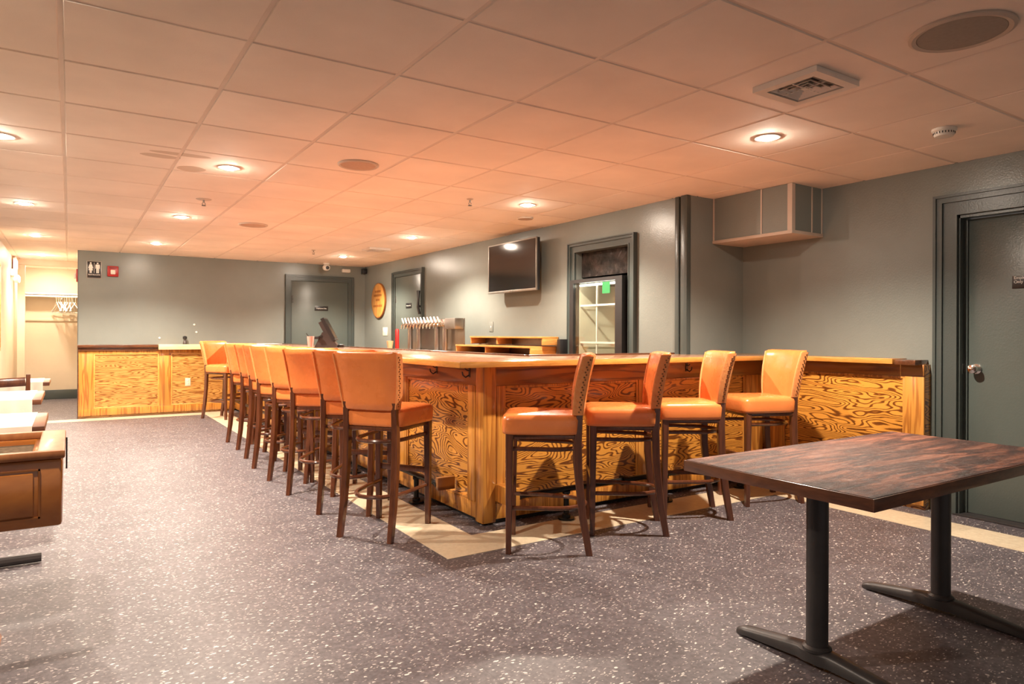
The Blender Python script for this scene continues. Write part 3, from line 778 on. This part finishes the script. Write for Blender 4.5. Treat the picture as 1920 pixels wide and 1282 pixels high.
build('badge', MB().box(TVX - .010, TVX - .007, 6.41, 6.47, TVZ0 + .004, TVZ0 + .014), 'steel', tv, True)
build('wall_mount', MB().box(TVX + .045, XT - .001, 6.25, 6.62, 1.80, 2.10, .004), 'black_iron', tv, True)
# glass-door cooler in the recess
cl = thing('drinks_cooler', 'black glass-door drinks cooler standing in the framed wall recess', 'refrigerator', (4.5, 5.08, 0))
cx0, cx1, cy0, cy1, cz = 4.255, 4.92, 4.70, 5.455, 1.755
mb = MB().box(cx0 + .05, cx1, cy0, cy0 + .03, 0.02, cz).box(cx0 + .05, cx1, cy1 - .03, cy1, .02, cz).box(cx0 + .05, cx1, cy0 + .03, cy1 - .03, cz - .04, cz).box(cx0 + .05, cx1, cy0 + .03, cy1 - .03, .02, .25).box(cx1 - .02, cx1, cy0 + .03, cy1 - .03, .25, cz - .04)
build('cabinet', mb, 'black_plastic', cl, True)
mb = MB().box(cx1 - .024, cx1 - .0205, cy0 + .034, cy1 - .034, .252, cz - .042).box(cx0 + .08, cx1 - .024, cy0 + .0305, cy0 + .034, .252, cz - .042).box(cx0 + .08, cx1 - .024, cy1 - .034, cy1 - .0305, .252, cz - .042)
build('liner', mb, 'cooler_interior', cl, True)
dr = build('door_frame', MB().box(cx0, cx0 + .045, cy0 + .0, cy0 + .095, .06, cz).box(cx0, cx0 + .045, cy1 - .03, cy1 + .03, .06, cz).box(cx0, cx0 + .045, cy0 + .095, cy1 - .03, cz - .035, cz).box(cx0, cx0 + .045, cy0 + .095, cy1 - .03, .06, .16), 'black_plastic', cl, True)
gl = build('glass_pane', MB().box(cx0 + .015, cx0 + .021, cy0 + .095, cy1 - .03, .16, cz - .035), 'glass', cl, True)
for z in (.55, .95, 1.13, 1.50):
    mb = MB()
    for k in range(14):
        yy = cy0 + .05 + (cy1 - cy0 - .1) * k / 13; mb.tube([(cx0 + .10, yy, z), (cx1 - .04, yy, z)], .0025, 5)
    mb.box(cx0 + .09, cx0 + .10, cy0 + .036, cy1 - .036, z - .010, z + .008).box(cx1 - .045, cx1 - .035, cy0 + .036, cy1 - .036, z - .006, z + .004)
    build('shelf', mb, 'white_metal', cl, True)
build('divider_post', MB().box(cx0 + .10, cx0 + .115, 5.17, 5.185, .252, cz - .042), 'white_metal', cl, True)
build('fill_tube', MB().tube([(cx0 + .07, cy0 + .06, cz - .055), (cx0 + .07, cy1 - .06, cz - .055)], .010, 8), 'cooler_fill', cl, True)  # added tube that brightens the cooler interior, not a known fitting
build('sticker', MB().box(cx0 + .012, cx0 + .0149, 4.88, 4.99, 1.60, 1.71), 'green_sticker', cl, True)
solo('transom_panel', MB().box(4.40, 4.43, CY0 + .002, CY1 - .002, 1.79, CT - .002, .002), 'crinkled_film', 'crumpled black panel closing the recess above the cooler', 'panel', None, (4.41, 5.07, 1.79))
solo('wall_box', MB().box(4.19, 4.29, 5.555, 5.605, .982, 1.16, .004), 'black_plastic', 'slim black box standing between the wooden shelf unit and the cooler', 'box', None, (4.24, 5.58, .982))
# back counter behind the bar
bc = thing('back_counter', 'low wooden back counter under the television wall behind the bar', 'counter', (4.04, 8.0, 0))
build('carcass', MB().box(3.80, XT - .003, 5.56, 10.30, 0, .938), 'rail_wood', bc, True)
build('worktop', MB().box(3.75, XT - .003, 5.53, 10.33, .94, .98, .004), 'counter_edge', bc, True)
# wooden pigeonhole shelf
sh = thing('shelf_unit', 'two-tier open pigeonhole shelf of orange wood on the back counter', 'shelf', (4.1, 6.5, .98))
for (x0, x1, y0, y1, z0, z1, divs) in ((4.02, 4.22, 5.62, 7.10, 1.085, 1.185, (6.5,)), (3.90, 4.22, 5.66, 7.24, .981, 1.0845, (6.55,))):
    th = .018
    build('shelf_board', MB().box(x0 - .01, x1, y0, y1, z1 - th, z1, .002), 'orange_wood', sh, True)
    if z0 < 1.0: build('shelf_board', MB().box(x0, x1, y0, y1, z0, z0 + th * .7, .002), 'orange_wood', sh, True)
    for yy in (y0, y1 - th): build('side_board', MB().box(x0, x1, yy, yy + th, z0 + th * .7, z1 - th, .001), 'orange_wood', sh, True)
    for yy in divs: build('divider', MB().box(x0 + .004, x1, yy, yy + th, z0 + th * .7, z1 - th, .001), 'orange_wood', sh, True)
build('back_panel', MB().box(4.2205, 4.228, 5.62, 7.24, .981, 1.18), 'dull_steel', sh, True)
# beer tap tower
tp = thing('beer_tower', 'stainless steel beer tap tower with a row of faucets on the back counter', 'beer taps', (3.95, 8.1, .98))
TA, TB = 7.55, 8.75
mb = MB().box(3.90, 4.00, TA, TB, 1.30, 1.40, .02)
build('header', mb, 'steel', tp, True)
for yy in (8.66, 8.38, 7.84, 7.62): build('column', MB().lathe([(.055, .981), (.055, .995), (.036, 1.0), (.036, 1.305)], (3.95, yy, 0), n=20), 'steel', tp, True)
build('splash_panel', MB().box(4.03, 4.045, 7.28, TB + .03, .981, 1.405, .003), 'dull_steel', tp, True)
build('end_box', MB().box(3.90, 4.03, 7.28, TA - .002, 1.27, 1.405, .01), 'dull_steel', tp, True)
for k in range(12):
    yy = TA + .06 + (TB - TA - .12) * k / 11
    mb = MB().tube([(3.90, yy, 1.345), (3.86, yy, 1.345), (3.835, yy, 1.325), (3.83, yy, 1.275)], [.010, .011, .012, .009], 8).lathe([(.016, 0), (.016, -.01)], (3.90, yy, 1.345), 'x', 10)
    f = build('faucet', mb, 'chrome', tp, True)
    build('handle', MB().tube([(3.862, yy, 1.350), (3.86, yy + .022, 1.385), (3.855, yy + .045, 1.425)], [.007, .013, .009], 8), 'white_plastic' if k % 3 else 'pink_plastic', tp, True)
build('drip_tray', MB().box(3.76, 4.00, TA, TB, .9805, 1.0, .004), 'steel', tp, True)
solo('wall_vessel', MB().lathe([(.02, 1.002), (.028, 1.03), (.028, 1.28), (.018, 1.30)], (3.84, 8.86, -.02), n=16), 'red_paint', 'slim red cylinder standing at the left end of the beer tower', 'container', None, (3.84, 8.86, .982))
p_ = thing('paper_bag', 'small crumpled tan paper cup beside the beer taps', 'cup', (3.80, 9.02, .98))
build('cup', MB().lathe([(.03, .001), (.04, .06), (.05, .13), (.046, .131), (.028, .01)], n=12), 'tan_paper', p_)
# round wooden lid sign
rd = thing('round_sign', 'round orange wooden barrel lid sign on the wall by the back corner', 'sign', (XT, 10.715, 1.765))
build('disc', MB().lathe([(.285, -.001), (.285, -.030), (.275, -.036), (.01, -.036)], n=48, axis='x'), 'barrel_lid', rd)
build('hoop', MB().lathe([(.286, -.002), (.292, -.004), (.292, -.032), (.286, -.034)], n=48, axis='x'), 'burnt_wood', rd)
random.seed(3)
for z_, w_ in ((.15, .12), (.085, .17), (.01, .08), (-.09, .19)):
    y_ = -w_; mb = MB()
    while y_ < w_:
        s1 = random.uniform(.014, .03); mb.box(-.0375, -.0355, y_, min(y_ + s1, w_), z_ - .018, z_ + .018); y_ += s1 + .012
    build('burnt_mark', mb, 'burnt_wood', rd)
def plate(x, y, z, w_, h_, label, axis='x', toggles=2, mat='cream_plastic', cat='switch plate', outlet=False):
    t_ = thing('outlet_plate' if outlet else 'switch_plate', label, cat, (x, y, z), 0 if axis == 'x' else -PI / 2 * -1)
    build('plate', MB().box(-.006, 0, -w_ / 2, w_ / 2, -h_ / 2, h_ / 2, .002), mat, t_)
    for k in range(toggles):
        yy = 0 if outlet else -w_ / 2 + w_ * (k + .5) / toggles; zz = (.02 if k else -.02) if outlet else 0
        build('socket' if outlet else 'toggle', MB().box(-.010, -.006, yy - .008, yy + .008, zz - .011, zz + .011, .002), 'white_plastic', t_)
plate(XT, 10.47, 1.25, .19, .135, 'cream double switch plate below the round wooden sign')
plate(XT, 7.13, 1.30, .09, .12, 'pale blank plate on the wall above the shelf unit', toggles=1, mat='wall_paint')
plate(1.505, YB - .060, .47, .075, .12, 'cream outlet plate on the back wainscot panel left of the farthest stool', 'y', 2, cat='outlet', outlet=True)

# ================================================================= BACK WALL
rs = thing('restroom_sign', 'black restrooms sign with two white figures at the left end of the back wall', 'sign', (.29, YB, 2.108))
build('plate', MB().box(-.083, .083, -.005, 0, -.115, .115, .003), 'black_plastic', rs)
build('border', MB().box(-.092, .092, -.003, 0, -.124, .124, .003), 'dull_steel', rs)
def figure(cx, skirt):
    mb = MB(); d = -.0062; y0, y1 = d, -.0045
    def pr(pts):
        a = [mb.bm.verts.new((cx + p[0], y0, p[1])) for p in pts]; b_ = [mb.bm.verts.new((cx + p[0], y1, p[1])) for p in pts]
        mb.bm.faces.new(a); mb.bm.faces.new(b_[::-1])
        for i in range(len(pts)): mb.bm.faces.new((a[i], b_[i], b_[(i + 1) % len(pts)], a[(i + 1) % len(pts)]))
    pr([(.0115 * math.cos(2 * PI * k / 14), .092 + .0115 * math.sin(2 * PI * k / 14)) for k in range(14)])
    if skirt: pr([(-.015, .076), (.015, .076), (.030, .022), (.021, .018), (.014, .045), (.026, -.01), (.013, -.01), (.012, -.048), (.002, -.048), (.002, -.01), (-.002, -.01), (-.002, -.048), (-.012, -.048), (-.013, -.01), (-.026, -.01), (-.014, .045), (-.021, .018), (-.030, .022)])
    else: pr([(-.022, .076), (.022, .076), (.027, .066), (.027, .016), (.019, .016), (.017, .056), (.015, -.048), (.003, -.048), (.002, .01), (-.002, .01), (-.003, -.048), (-.015, -.048), (-.017, .056), (-.019, .016), (-.027, .016), (-.027, .066)])
    return mb
build('figure', figure(-.042, True), 'white_ink', rs); build('figure', figure(.042, False), 'white_ink', rs)
build('divider_line', MB().box(-.002, .002, -.0062, -.0045, -.045, .10), 'white_ink', rs)
text_mesh('lettering', 'RESTROOMS', .026, 'white_ink', rs, (0, -.0058, -.072), (PI / 2, 0, 0))
fa = thing('fire_alarm', 'red fire alarm strobe with pale lens beside the restroom sign', 'alarm', (.52, YB, 2.095))
build('body', MB().box(-.07, .07, -.045, 0, -.075, .075, .008), 'red_paint', fa)
build('strobe_lens', MB().box(-.030, .030, -.062, -.045, -.045, .020, .008), 'white_plastic', fa)
build('horn_slots', MB().box(-.045, .045, -.047, -.045, .038, .043).box(-.045, .045, -.047, -.045, .050, .055), 'black_plastic', fa)
fa = thing('fire_alarm', 'red and white alarm on the wall end beside the corridor', 'alarm', (.10, YB + .06, 2.02))
build('body', MB().box(-.025, 0, -.055, .055, -.09, .09, .006), 'red_paint', fa)
build('strobe_lens', MB().box(-.05, -.025, -.03, .03, -.045, .03, .006), 'white_plastic', fa)
struct('trim_15', MB().box(.092, .10, YB - .002, YB + .135, 0, CZ), 'trim_paint')
for (x, z, lb) in ((1.125, 1.135, 'round white knob on the back wall just above the pale ledge'), (1.60, 1.34, 'tiny white wall anchor, upper of two above the pale ledge'), (1.63, 1.225, 'small white wall anchor, lower of two above the pale ledge')):
    solo('wall_anchor', MB().lathe([(.016, 0), (.014, -.012), (.004, -.016)], (x, YB - .0005, z), 'y', 12), 'white_plastic', lb, 'wall anchor', None, (x, YB, z))
b_ = thing('bottle_stopper', 'small dark pourer standing on the pale back ledge', 'pourer', (1.46, YB - .08, 1.0415))
build('base', MB().lathe([(.028, 0), (.028, .03), (.018, .045), (.016, .075)], n=14), 'dark_plastic', b_)
build('top', MB().lathe([(.022, .075), (.030, .085), (.030, .115), (.012, .125)], n=14), 'black_plastic', b_)

# ================================================================= ON THE BAR
ps = thing('cash_register', 'brown touchscreen cash register on its wedge stand on the bar', 'cash register', (2.55, 7.95, ZT), math.radians(-25))
mb = MB()
a = [(-.13, 0), (.13, 0), (.13, .03), (.02, .18), (-.04, .18)]
for_pts = [[Vector((x, y, z)) for x, z in a] for y in (-.10, .10)]
mb.rings(for_pts)
build('stand', mb, 'dark_plastic', ps)
mb = MB(); th = math.radians(28)
def tilt_box(mb, w0, w1, y0, y1, h0, h1, org):
    vs = []
    for w_ in (w0, w1):
        for y in (y0, y1):
            for h_ in (h0, h1):
                vs.append(mb.bm.verts.new((org[0] + w_ * math.cos(th) - h_ * math.sin(th), y, org[2] + w_ * math.sin(th) + h_ * math.cos(th))))
    for f in [(0, 1, 3, 2), (4, 6, 7, 5), (0, 4, 5, 1), (2, 3, 7, 6), (0, 2, 6, 4), (1, 5, 7, 3)]: mb.bm.faces.new([vs[i] for i in f])
tilt_box(mb, -.02, .02, -.17, .17, -.12, .17, (.045, 0, .19))
build('monitor', mb, 'black_plastic', ps)
mb = MB(); tilt_box(mb, .0205, .022, -.15, .15, -.10, .155, (.045, 0, .19)); build('screen', mb, 'tv_screen', ps)
mb = MB(); tilt_box(mb, -.07, -.0205, -.08, .08, -.03, .15, (.045, 0, .19)); build('back_cover', mb, 'dark_plastic', ps)
build('card_reader', MB().box(-.12, -.065, -.16, -.11, .10, .13, .006).tube([(-.09, -.12, .12), (-.04, -.10, .14)], .01, 6), 'black_plastic', ps)
build('keypad', MB().box(.135, .20, -.05, .06, 0, .035, .006), 'black_plastic', ps)
cp = thing('drink_cup', 'pink plastic cup with a dark straw beside the cash register', 'cup', (2.30, 7.75, ZT))
build('cup', MB().lathe([(.028, .001), (.03, .02), (.040, .13), (.037, .131), (.026, .015)], n=20), 'pink_plastic', cp)
build('straw', MB().tube([(.0, .0, .02), (-.02, 0, .13), (-.05, 0, .165)], .004, 6), 'black_plastic', cp)
tr = thing('menu_stack', 'thin stack of dark-edged menus lying on the far part of the bar', 'menus', (2.3, 9.9, ZT))
for k in range(4): build('menu', MB().box(-.12, .20, -.16 + k * .01, .14 + k * .01, .0005 + k * .005, .005 + k * .005, .001), 'paper' if k % 2 else 'dark_plastic', tr)
solo('paper_sheets', MB().box(3.78, 3.98, 6.75, 7.2, .981, .988).box(3.79, 3.95, 6.78, 7.15, .988, .992), 'paper', 'loose white papers in front of the pigeonhole shelf', 'paper', None, (3.9, 7.0, .981))

# ================================================================= LEFT SIDE
# shuffleboard table
gt = thing('shuffleboard_table', 'orange-brown wooden shuffleboard table with carpeted gutter, cut by the left edge', 'game table', (-1.0, 3.2, 0))
GX1, GY0, GY1, GZ0, GZ1 = -.012, 2.90, 3.52, .515, .785
ch = .035
outl = [(-2.6, GY0), (GX1 - ch, GY0), (GX1, GY0 + ch), (GX1, GY1 - ch), (GX1 - ch, GY1), (-2.6, GY1)]
inl = .03
out2 = [(-2.58, GY0 + .012), (GX1 - ch - .004, GY0 + .012), (GX1 - .012, GY0 + ch + .004), (GX1 - .012, GY1 - ch), (GX1 - ch, GY1 - .012), (-2.58, GY1 - .012)]
# hollow body: walls only
def wall_ring(mb, X0, X1, Y0, Y1, z0, z1, tx, ty, bev=.006):
    mb.box(X0, X1, Y0, Y0 + ty, z0, z1, bev).box(X0, X1, Y1 - ty, Y1, z0, z1, bev).box(X1 - tx, X1, Y0 + ty * .5, Y1 - ty * .5, z0, z1, bev).box(X0, X0 + tx, Y0 + ty * .5, Y1 - ty * .5, z0, z1, bev)
mb = MB(); wall_ring(mb, -2.58, GX1 - .008, GY0 + .008, GY1 - .008, GZ0, GZ1 - .03, .10, .035, .012)
build('cabinet', mb, 'game_wood', gt, True)
build('bottom_board', MB().box(-2.5, GX1 - .1, GY0 + .05, GY1 - .05, GZ0 + .02, GZ0 + .04), 'game_wood', gt, True)
mb = MB(); wall_ring(mb, -2.6, GX1, GY0, GY1, GZ1 - .03, GZ1, .085, .03, .007)
build('rim', mb, 'game_top_wood', gt, True)
build('gutter', MB().box(-2.49, GX1 - .09, GY0 + .031, GY1 - .031, GZ1 - .062, GZ1 - .05), 'carpet', gt, True)
build('playfield', MB().box(-2.4, -.15, GY0 + .05, GY1 - .40, GZ1 - .049, GZ1 - .030, .003), 'yellow_paint', gt, True)
mb = MB()
mb.box(-1.2, -.105, GY0 + .002, GY0 + .010, GZ0 + .045, GZ1 - .075, .006)
build('raised_panel', mb, 'game_wood', gt, True)
mb = MB()
for (a0, a1, b0, b1) in ((-1.2, -.085, GZ0 + .035, GZ0 + .041), (-1.2, -.085, GZ1 - .068, GZ1 - .062)): mb.box(a0, a1, GY0 + .004, GY0 + .0105, b0, b1)
mb.box(-.091, -.085, GY0 + .004, GY0 + .0105, GZ0 + .035, GZ1 - .062)
build('inlay_line', mb, 'burnt_wood', gt, True)
for X in (-.42, -2.2): build('leg', MB().bar([(X, 3.2, 0), (X, 3.2, .05), (X, 3.2, GZ0)], [.40, .36, .34], [.40, .36, .34]), 'game_wood', gt, True)
build('score_bracket', MB().box(GX1 + .0, GX1 + .006, GY1 - .12, GY1 - .10, GZ0 + .12, GZ1 - .02), 'black_iron', gt, True)
# cloth-covered tables
def cloth_table(y0, y1, x1, label, z=.75, x0=-1.0, drop=.10, feet=True):
    t_ = thing('dining_table', label, 'table', ((x0 + x1) / 2, (y0 + y1) / 2, 0), 0, 'tables beside the left edge')
    build('tabletop', MB().box(x0, x1, y0, y1, z - .035, z, .004), 'table_edge', t_, True)
    for X in (x1 - .5,):
        yc = (y0 + y1) / 2
        build('column', MB().lathe([(.038, .04), (.038, z - .036)], (X, yc, 0), n=16), 'black_iron', t_, True)
    build('foot', MB().tube([(x0 + .1, (y0 + y1) / 2, .028), (x1 - .02, (y0 + y1) / 2, .028)], [.027, .024], 10), 'black_iron', t_, True)
    return t_
def cloth(y0, y1, x1, z, drop, label, x0=-1.0):
    mb = MB(); e = .004
    x1 = x1 - .05
    mb.box(x0, x1, y0 - .006, y1 + .004, z + .001, z + e)
    n = 26; R = []
    for zz in (z + .003, z - drop * .4, z - drop):
        fr = []; bk = []
        for k in range(n + 1):
            x = x0 + (x1 - x0) * k / n; wv = .008 * math.sin(k * 1.9) * (z - zz) / max(drop, .01)
            fr.append(Vector((x, y0 - .008 - .01 * (z - zz) / drop + wv, zz))); bk.append(Vector((x, y0 - .0055 - .01 * (z - zz) / drop + wv, zz)))
        R.append(fr + bk[::-1])
    mb.rings(R)
    return solo('tablecloth', mb, 'white_cloth', label, 'tablecloth', 'white tablecloths', ((x0 + x1) / 2, y0, z))
TB_ = [(4.0, 4.68, -.10, .05, 'nearest cloth-covered table right behind the shuffleboard table'), (5.62, 6.48, -.16, .16, 'middle cloth-covered table at the left edge'), (7.60, 8.20, -.155, .10, 'farthest cloth-covered table, behind the dark chair')]
CB_ = ['white tablecloth on the nearest left table, behind the shuffleboard table', 'white tablecloth hanging over the middle left table', 'white tablecloth on the farthest left table behind the dark chair']
for (y0, y1, x1, dr_, lb), cbl in zip(TB_, CB_):
    cloth_table(y0, y1, x1, lb); cloth(y0, y1, x1, .75, dr_, cbl)
# dark wooden chair
chx, chy = -.62, 6.98
c_ = thing('dining_chair', 'dark wooden chair with a plain top rail behind the middle left table', 'chair', (chx, chy, 0))
build('seat', MB().box(-.21, .21, -.20, .21, .43, .46, .01), 'stool_wood', c_)
for sd in (-1, 1):
    build('leg', MB().bar([(sd * .18, .17, 0), (sd * .18, .17, .43)], [.03, .04], [.03, .04]), 'stool_wood', c_)
    build('leg', MB().bar([(sd * .18, -.22, 0), (sd * .18, -.18, .45), (sd * .19, -.23, .86)], [.032, .038, .03], [.032, .042, .03]), 'stool_wood', c_)
build('top_rail', MB().tube([(-.17, -.225, .80), (0, -.25, .795), (.17, -.225, .80)], .014, 8, 2.6), 'stool_wood', c_)
build('back_slat', MB().tube([(-.17, -.2, .62), (0, -.215, .62), (.17, -.2, .62)], .01, 8, 1.8), 'stool_wood', c_)
c_.location = (-.475, 7.12, 0)

# picture on the corridor wall, emergency light and exit sign
p_ = thing('framed_picture', 'orange wooden picture frame cut by the left edge on the corridor wall', 'picture', (-.74, 10.0, 1.5))
build('frame', MB().box(0, .03, -.35, .30, -.47, -.43, .004).box(0, .03, -.35, .30, .57, .61, .004).box(0, .03, -.35, -.31, -.43, .57, .004).box(0, .03, .26, .30, -.43, .57, .004), 'orange_wood', p_)
build('print', MB().box(.001, .01, -.31, .26, -.43, .57), 'picture_art', p_)
p_.location = (-.7395, 10.15, 1.45)
el = thing('emergency_light', 'white twin-head emergency light high on the corridor wall', 'emergency light', (-.74, 12.6, 2.1))
build('housing', MB().box(.001, .07, -.14, .14, -.05, .05, .008), 'white_plastic', el)
for sd in (-1, 1): build('lamp_head', MB().lathe([(.02, -.02), (.05, .0), (.055, .05), (.04, .06)], (.05, sd * .09, -.09), 'x', 14), 'white_plastic', el)
ex = thing('exit_sign', 'glowing red exit sign hanging near the corridor ceiling', 'exit sign', (-.70, 12.9, 2.25))
build('housing', MB().box(-.02, .02, -.15, .15, -.09, .09, .005), 'white_plastic', ex)
build('glowing_face', MB().box(.0205, .023, -.12, .12, -.06, .06), 'exit_glow', ex)
build('glowing_edge', MB().box(-.018, .018, -.153, -.1505, -.07, .07), 'exit_glow', ex)
build('bracket', MB().box(-.01, .01, -.02, .02, .09, .12), 'white_plastic', ex)
# coat alcove: shelf + rod + hangers
cs = thing('coat_rack', 'white coat shelf and rod across the alcove', 'coat rack', (-.3, 14.7, 1.88))
build('shelf_board', MB().box(-.738, .133, 14.66, YC - .003, 1.892, 1.915, .003), 'white_metal', cs, True)
build('cleat', MB().box(-.738, .133, YC - .03, YC - .003, 1.42, 1.47, .003), 'wall_cream', cs, True)
build('rod', MB().tube([(-.738, 14.68, 1.86), (.133, 14.68, 1.86)], .018, 10), 'white_metal', cs, True)
h0 = None
random.seed(5)
for k in range(11):
    x = -.20 + .028 * k + random.uniform(-.006, .006); rz = random.uniform(-.6, .6)
    if h0 is None:
        h0 = thing('coat_hanger', 'white plastic coat hanger on the rod in the alcove', 'hanger', (x, 14.68, 1.86), rz, 'white hangers bunched at the right of the alcove rod')
        hook = [(0, .016 * math.sin(a), .016 * math.cos(a) + .002) for a in [PI * 1.35 - i * PI * 1.35 / 8 * 1.1 for i in range(9)]]
        build('hook', MB().tube([(0, -.018, .0)] + [(0, -.018 * math.cos(a), .004 + .018 * math.sin(a)) for a in [i * PI / 6 for i in range(1, 7)]] + [(0, .01, -.06), (0, 0, -.10)], .004, 6), 'chrome', h0)
        build('frame', MB().tube([(0, 0, -.10), (0, -.21, -.26), (0, -.215, -.29), (0, .215, -.29), (0, .21, -.26)], .007, 6, closed=True), 'white_plastic', h0)
    else: dup(h0, (x, 14.68, 1.86), rz)
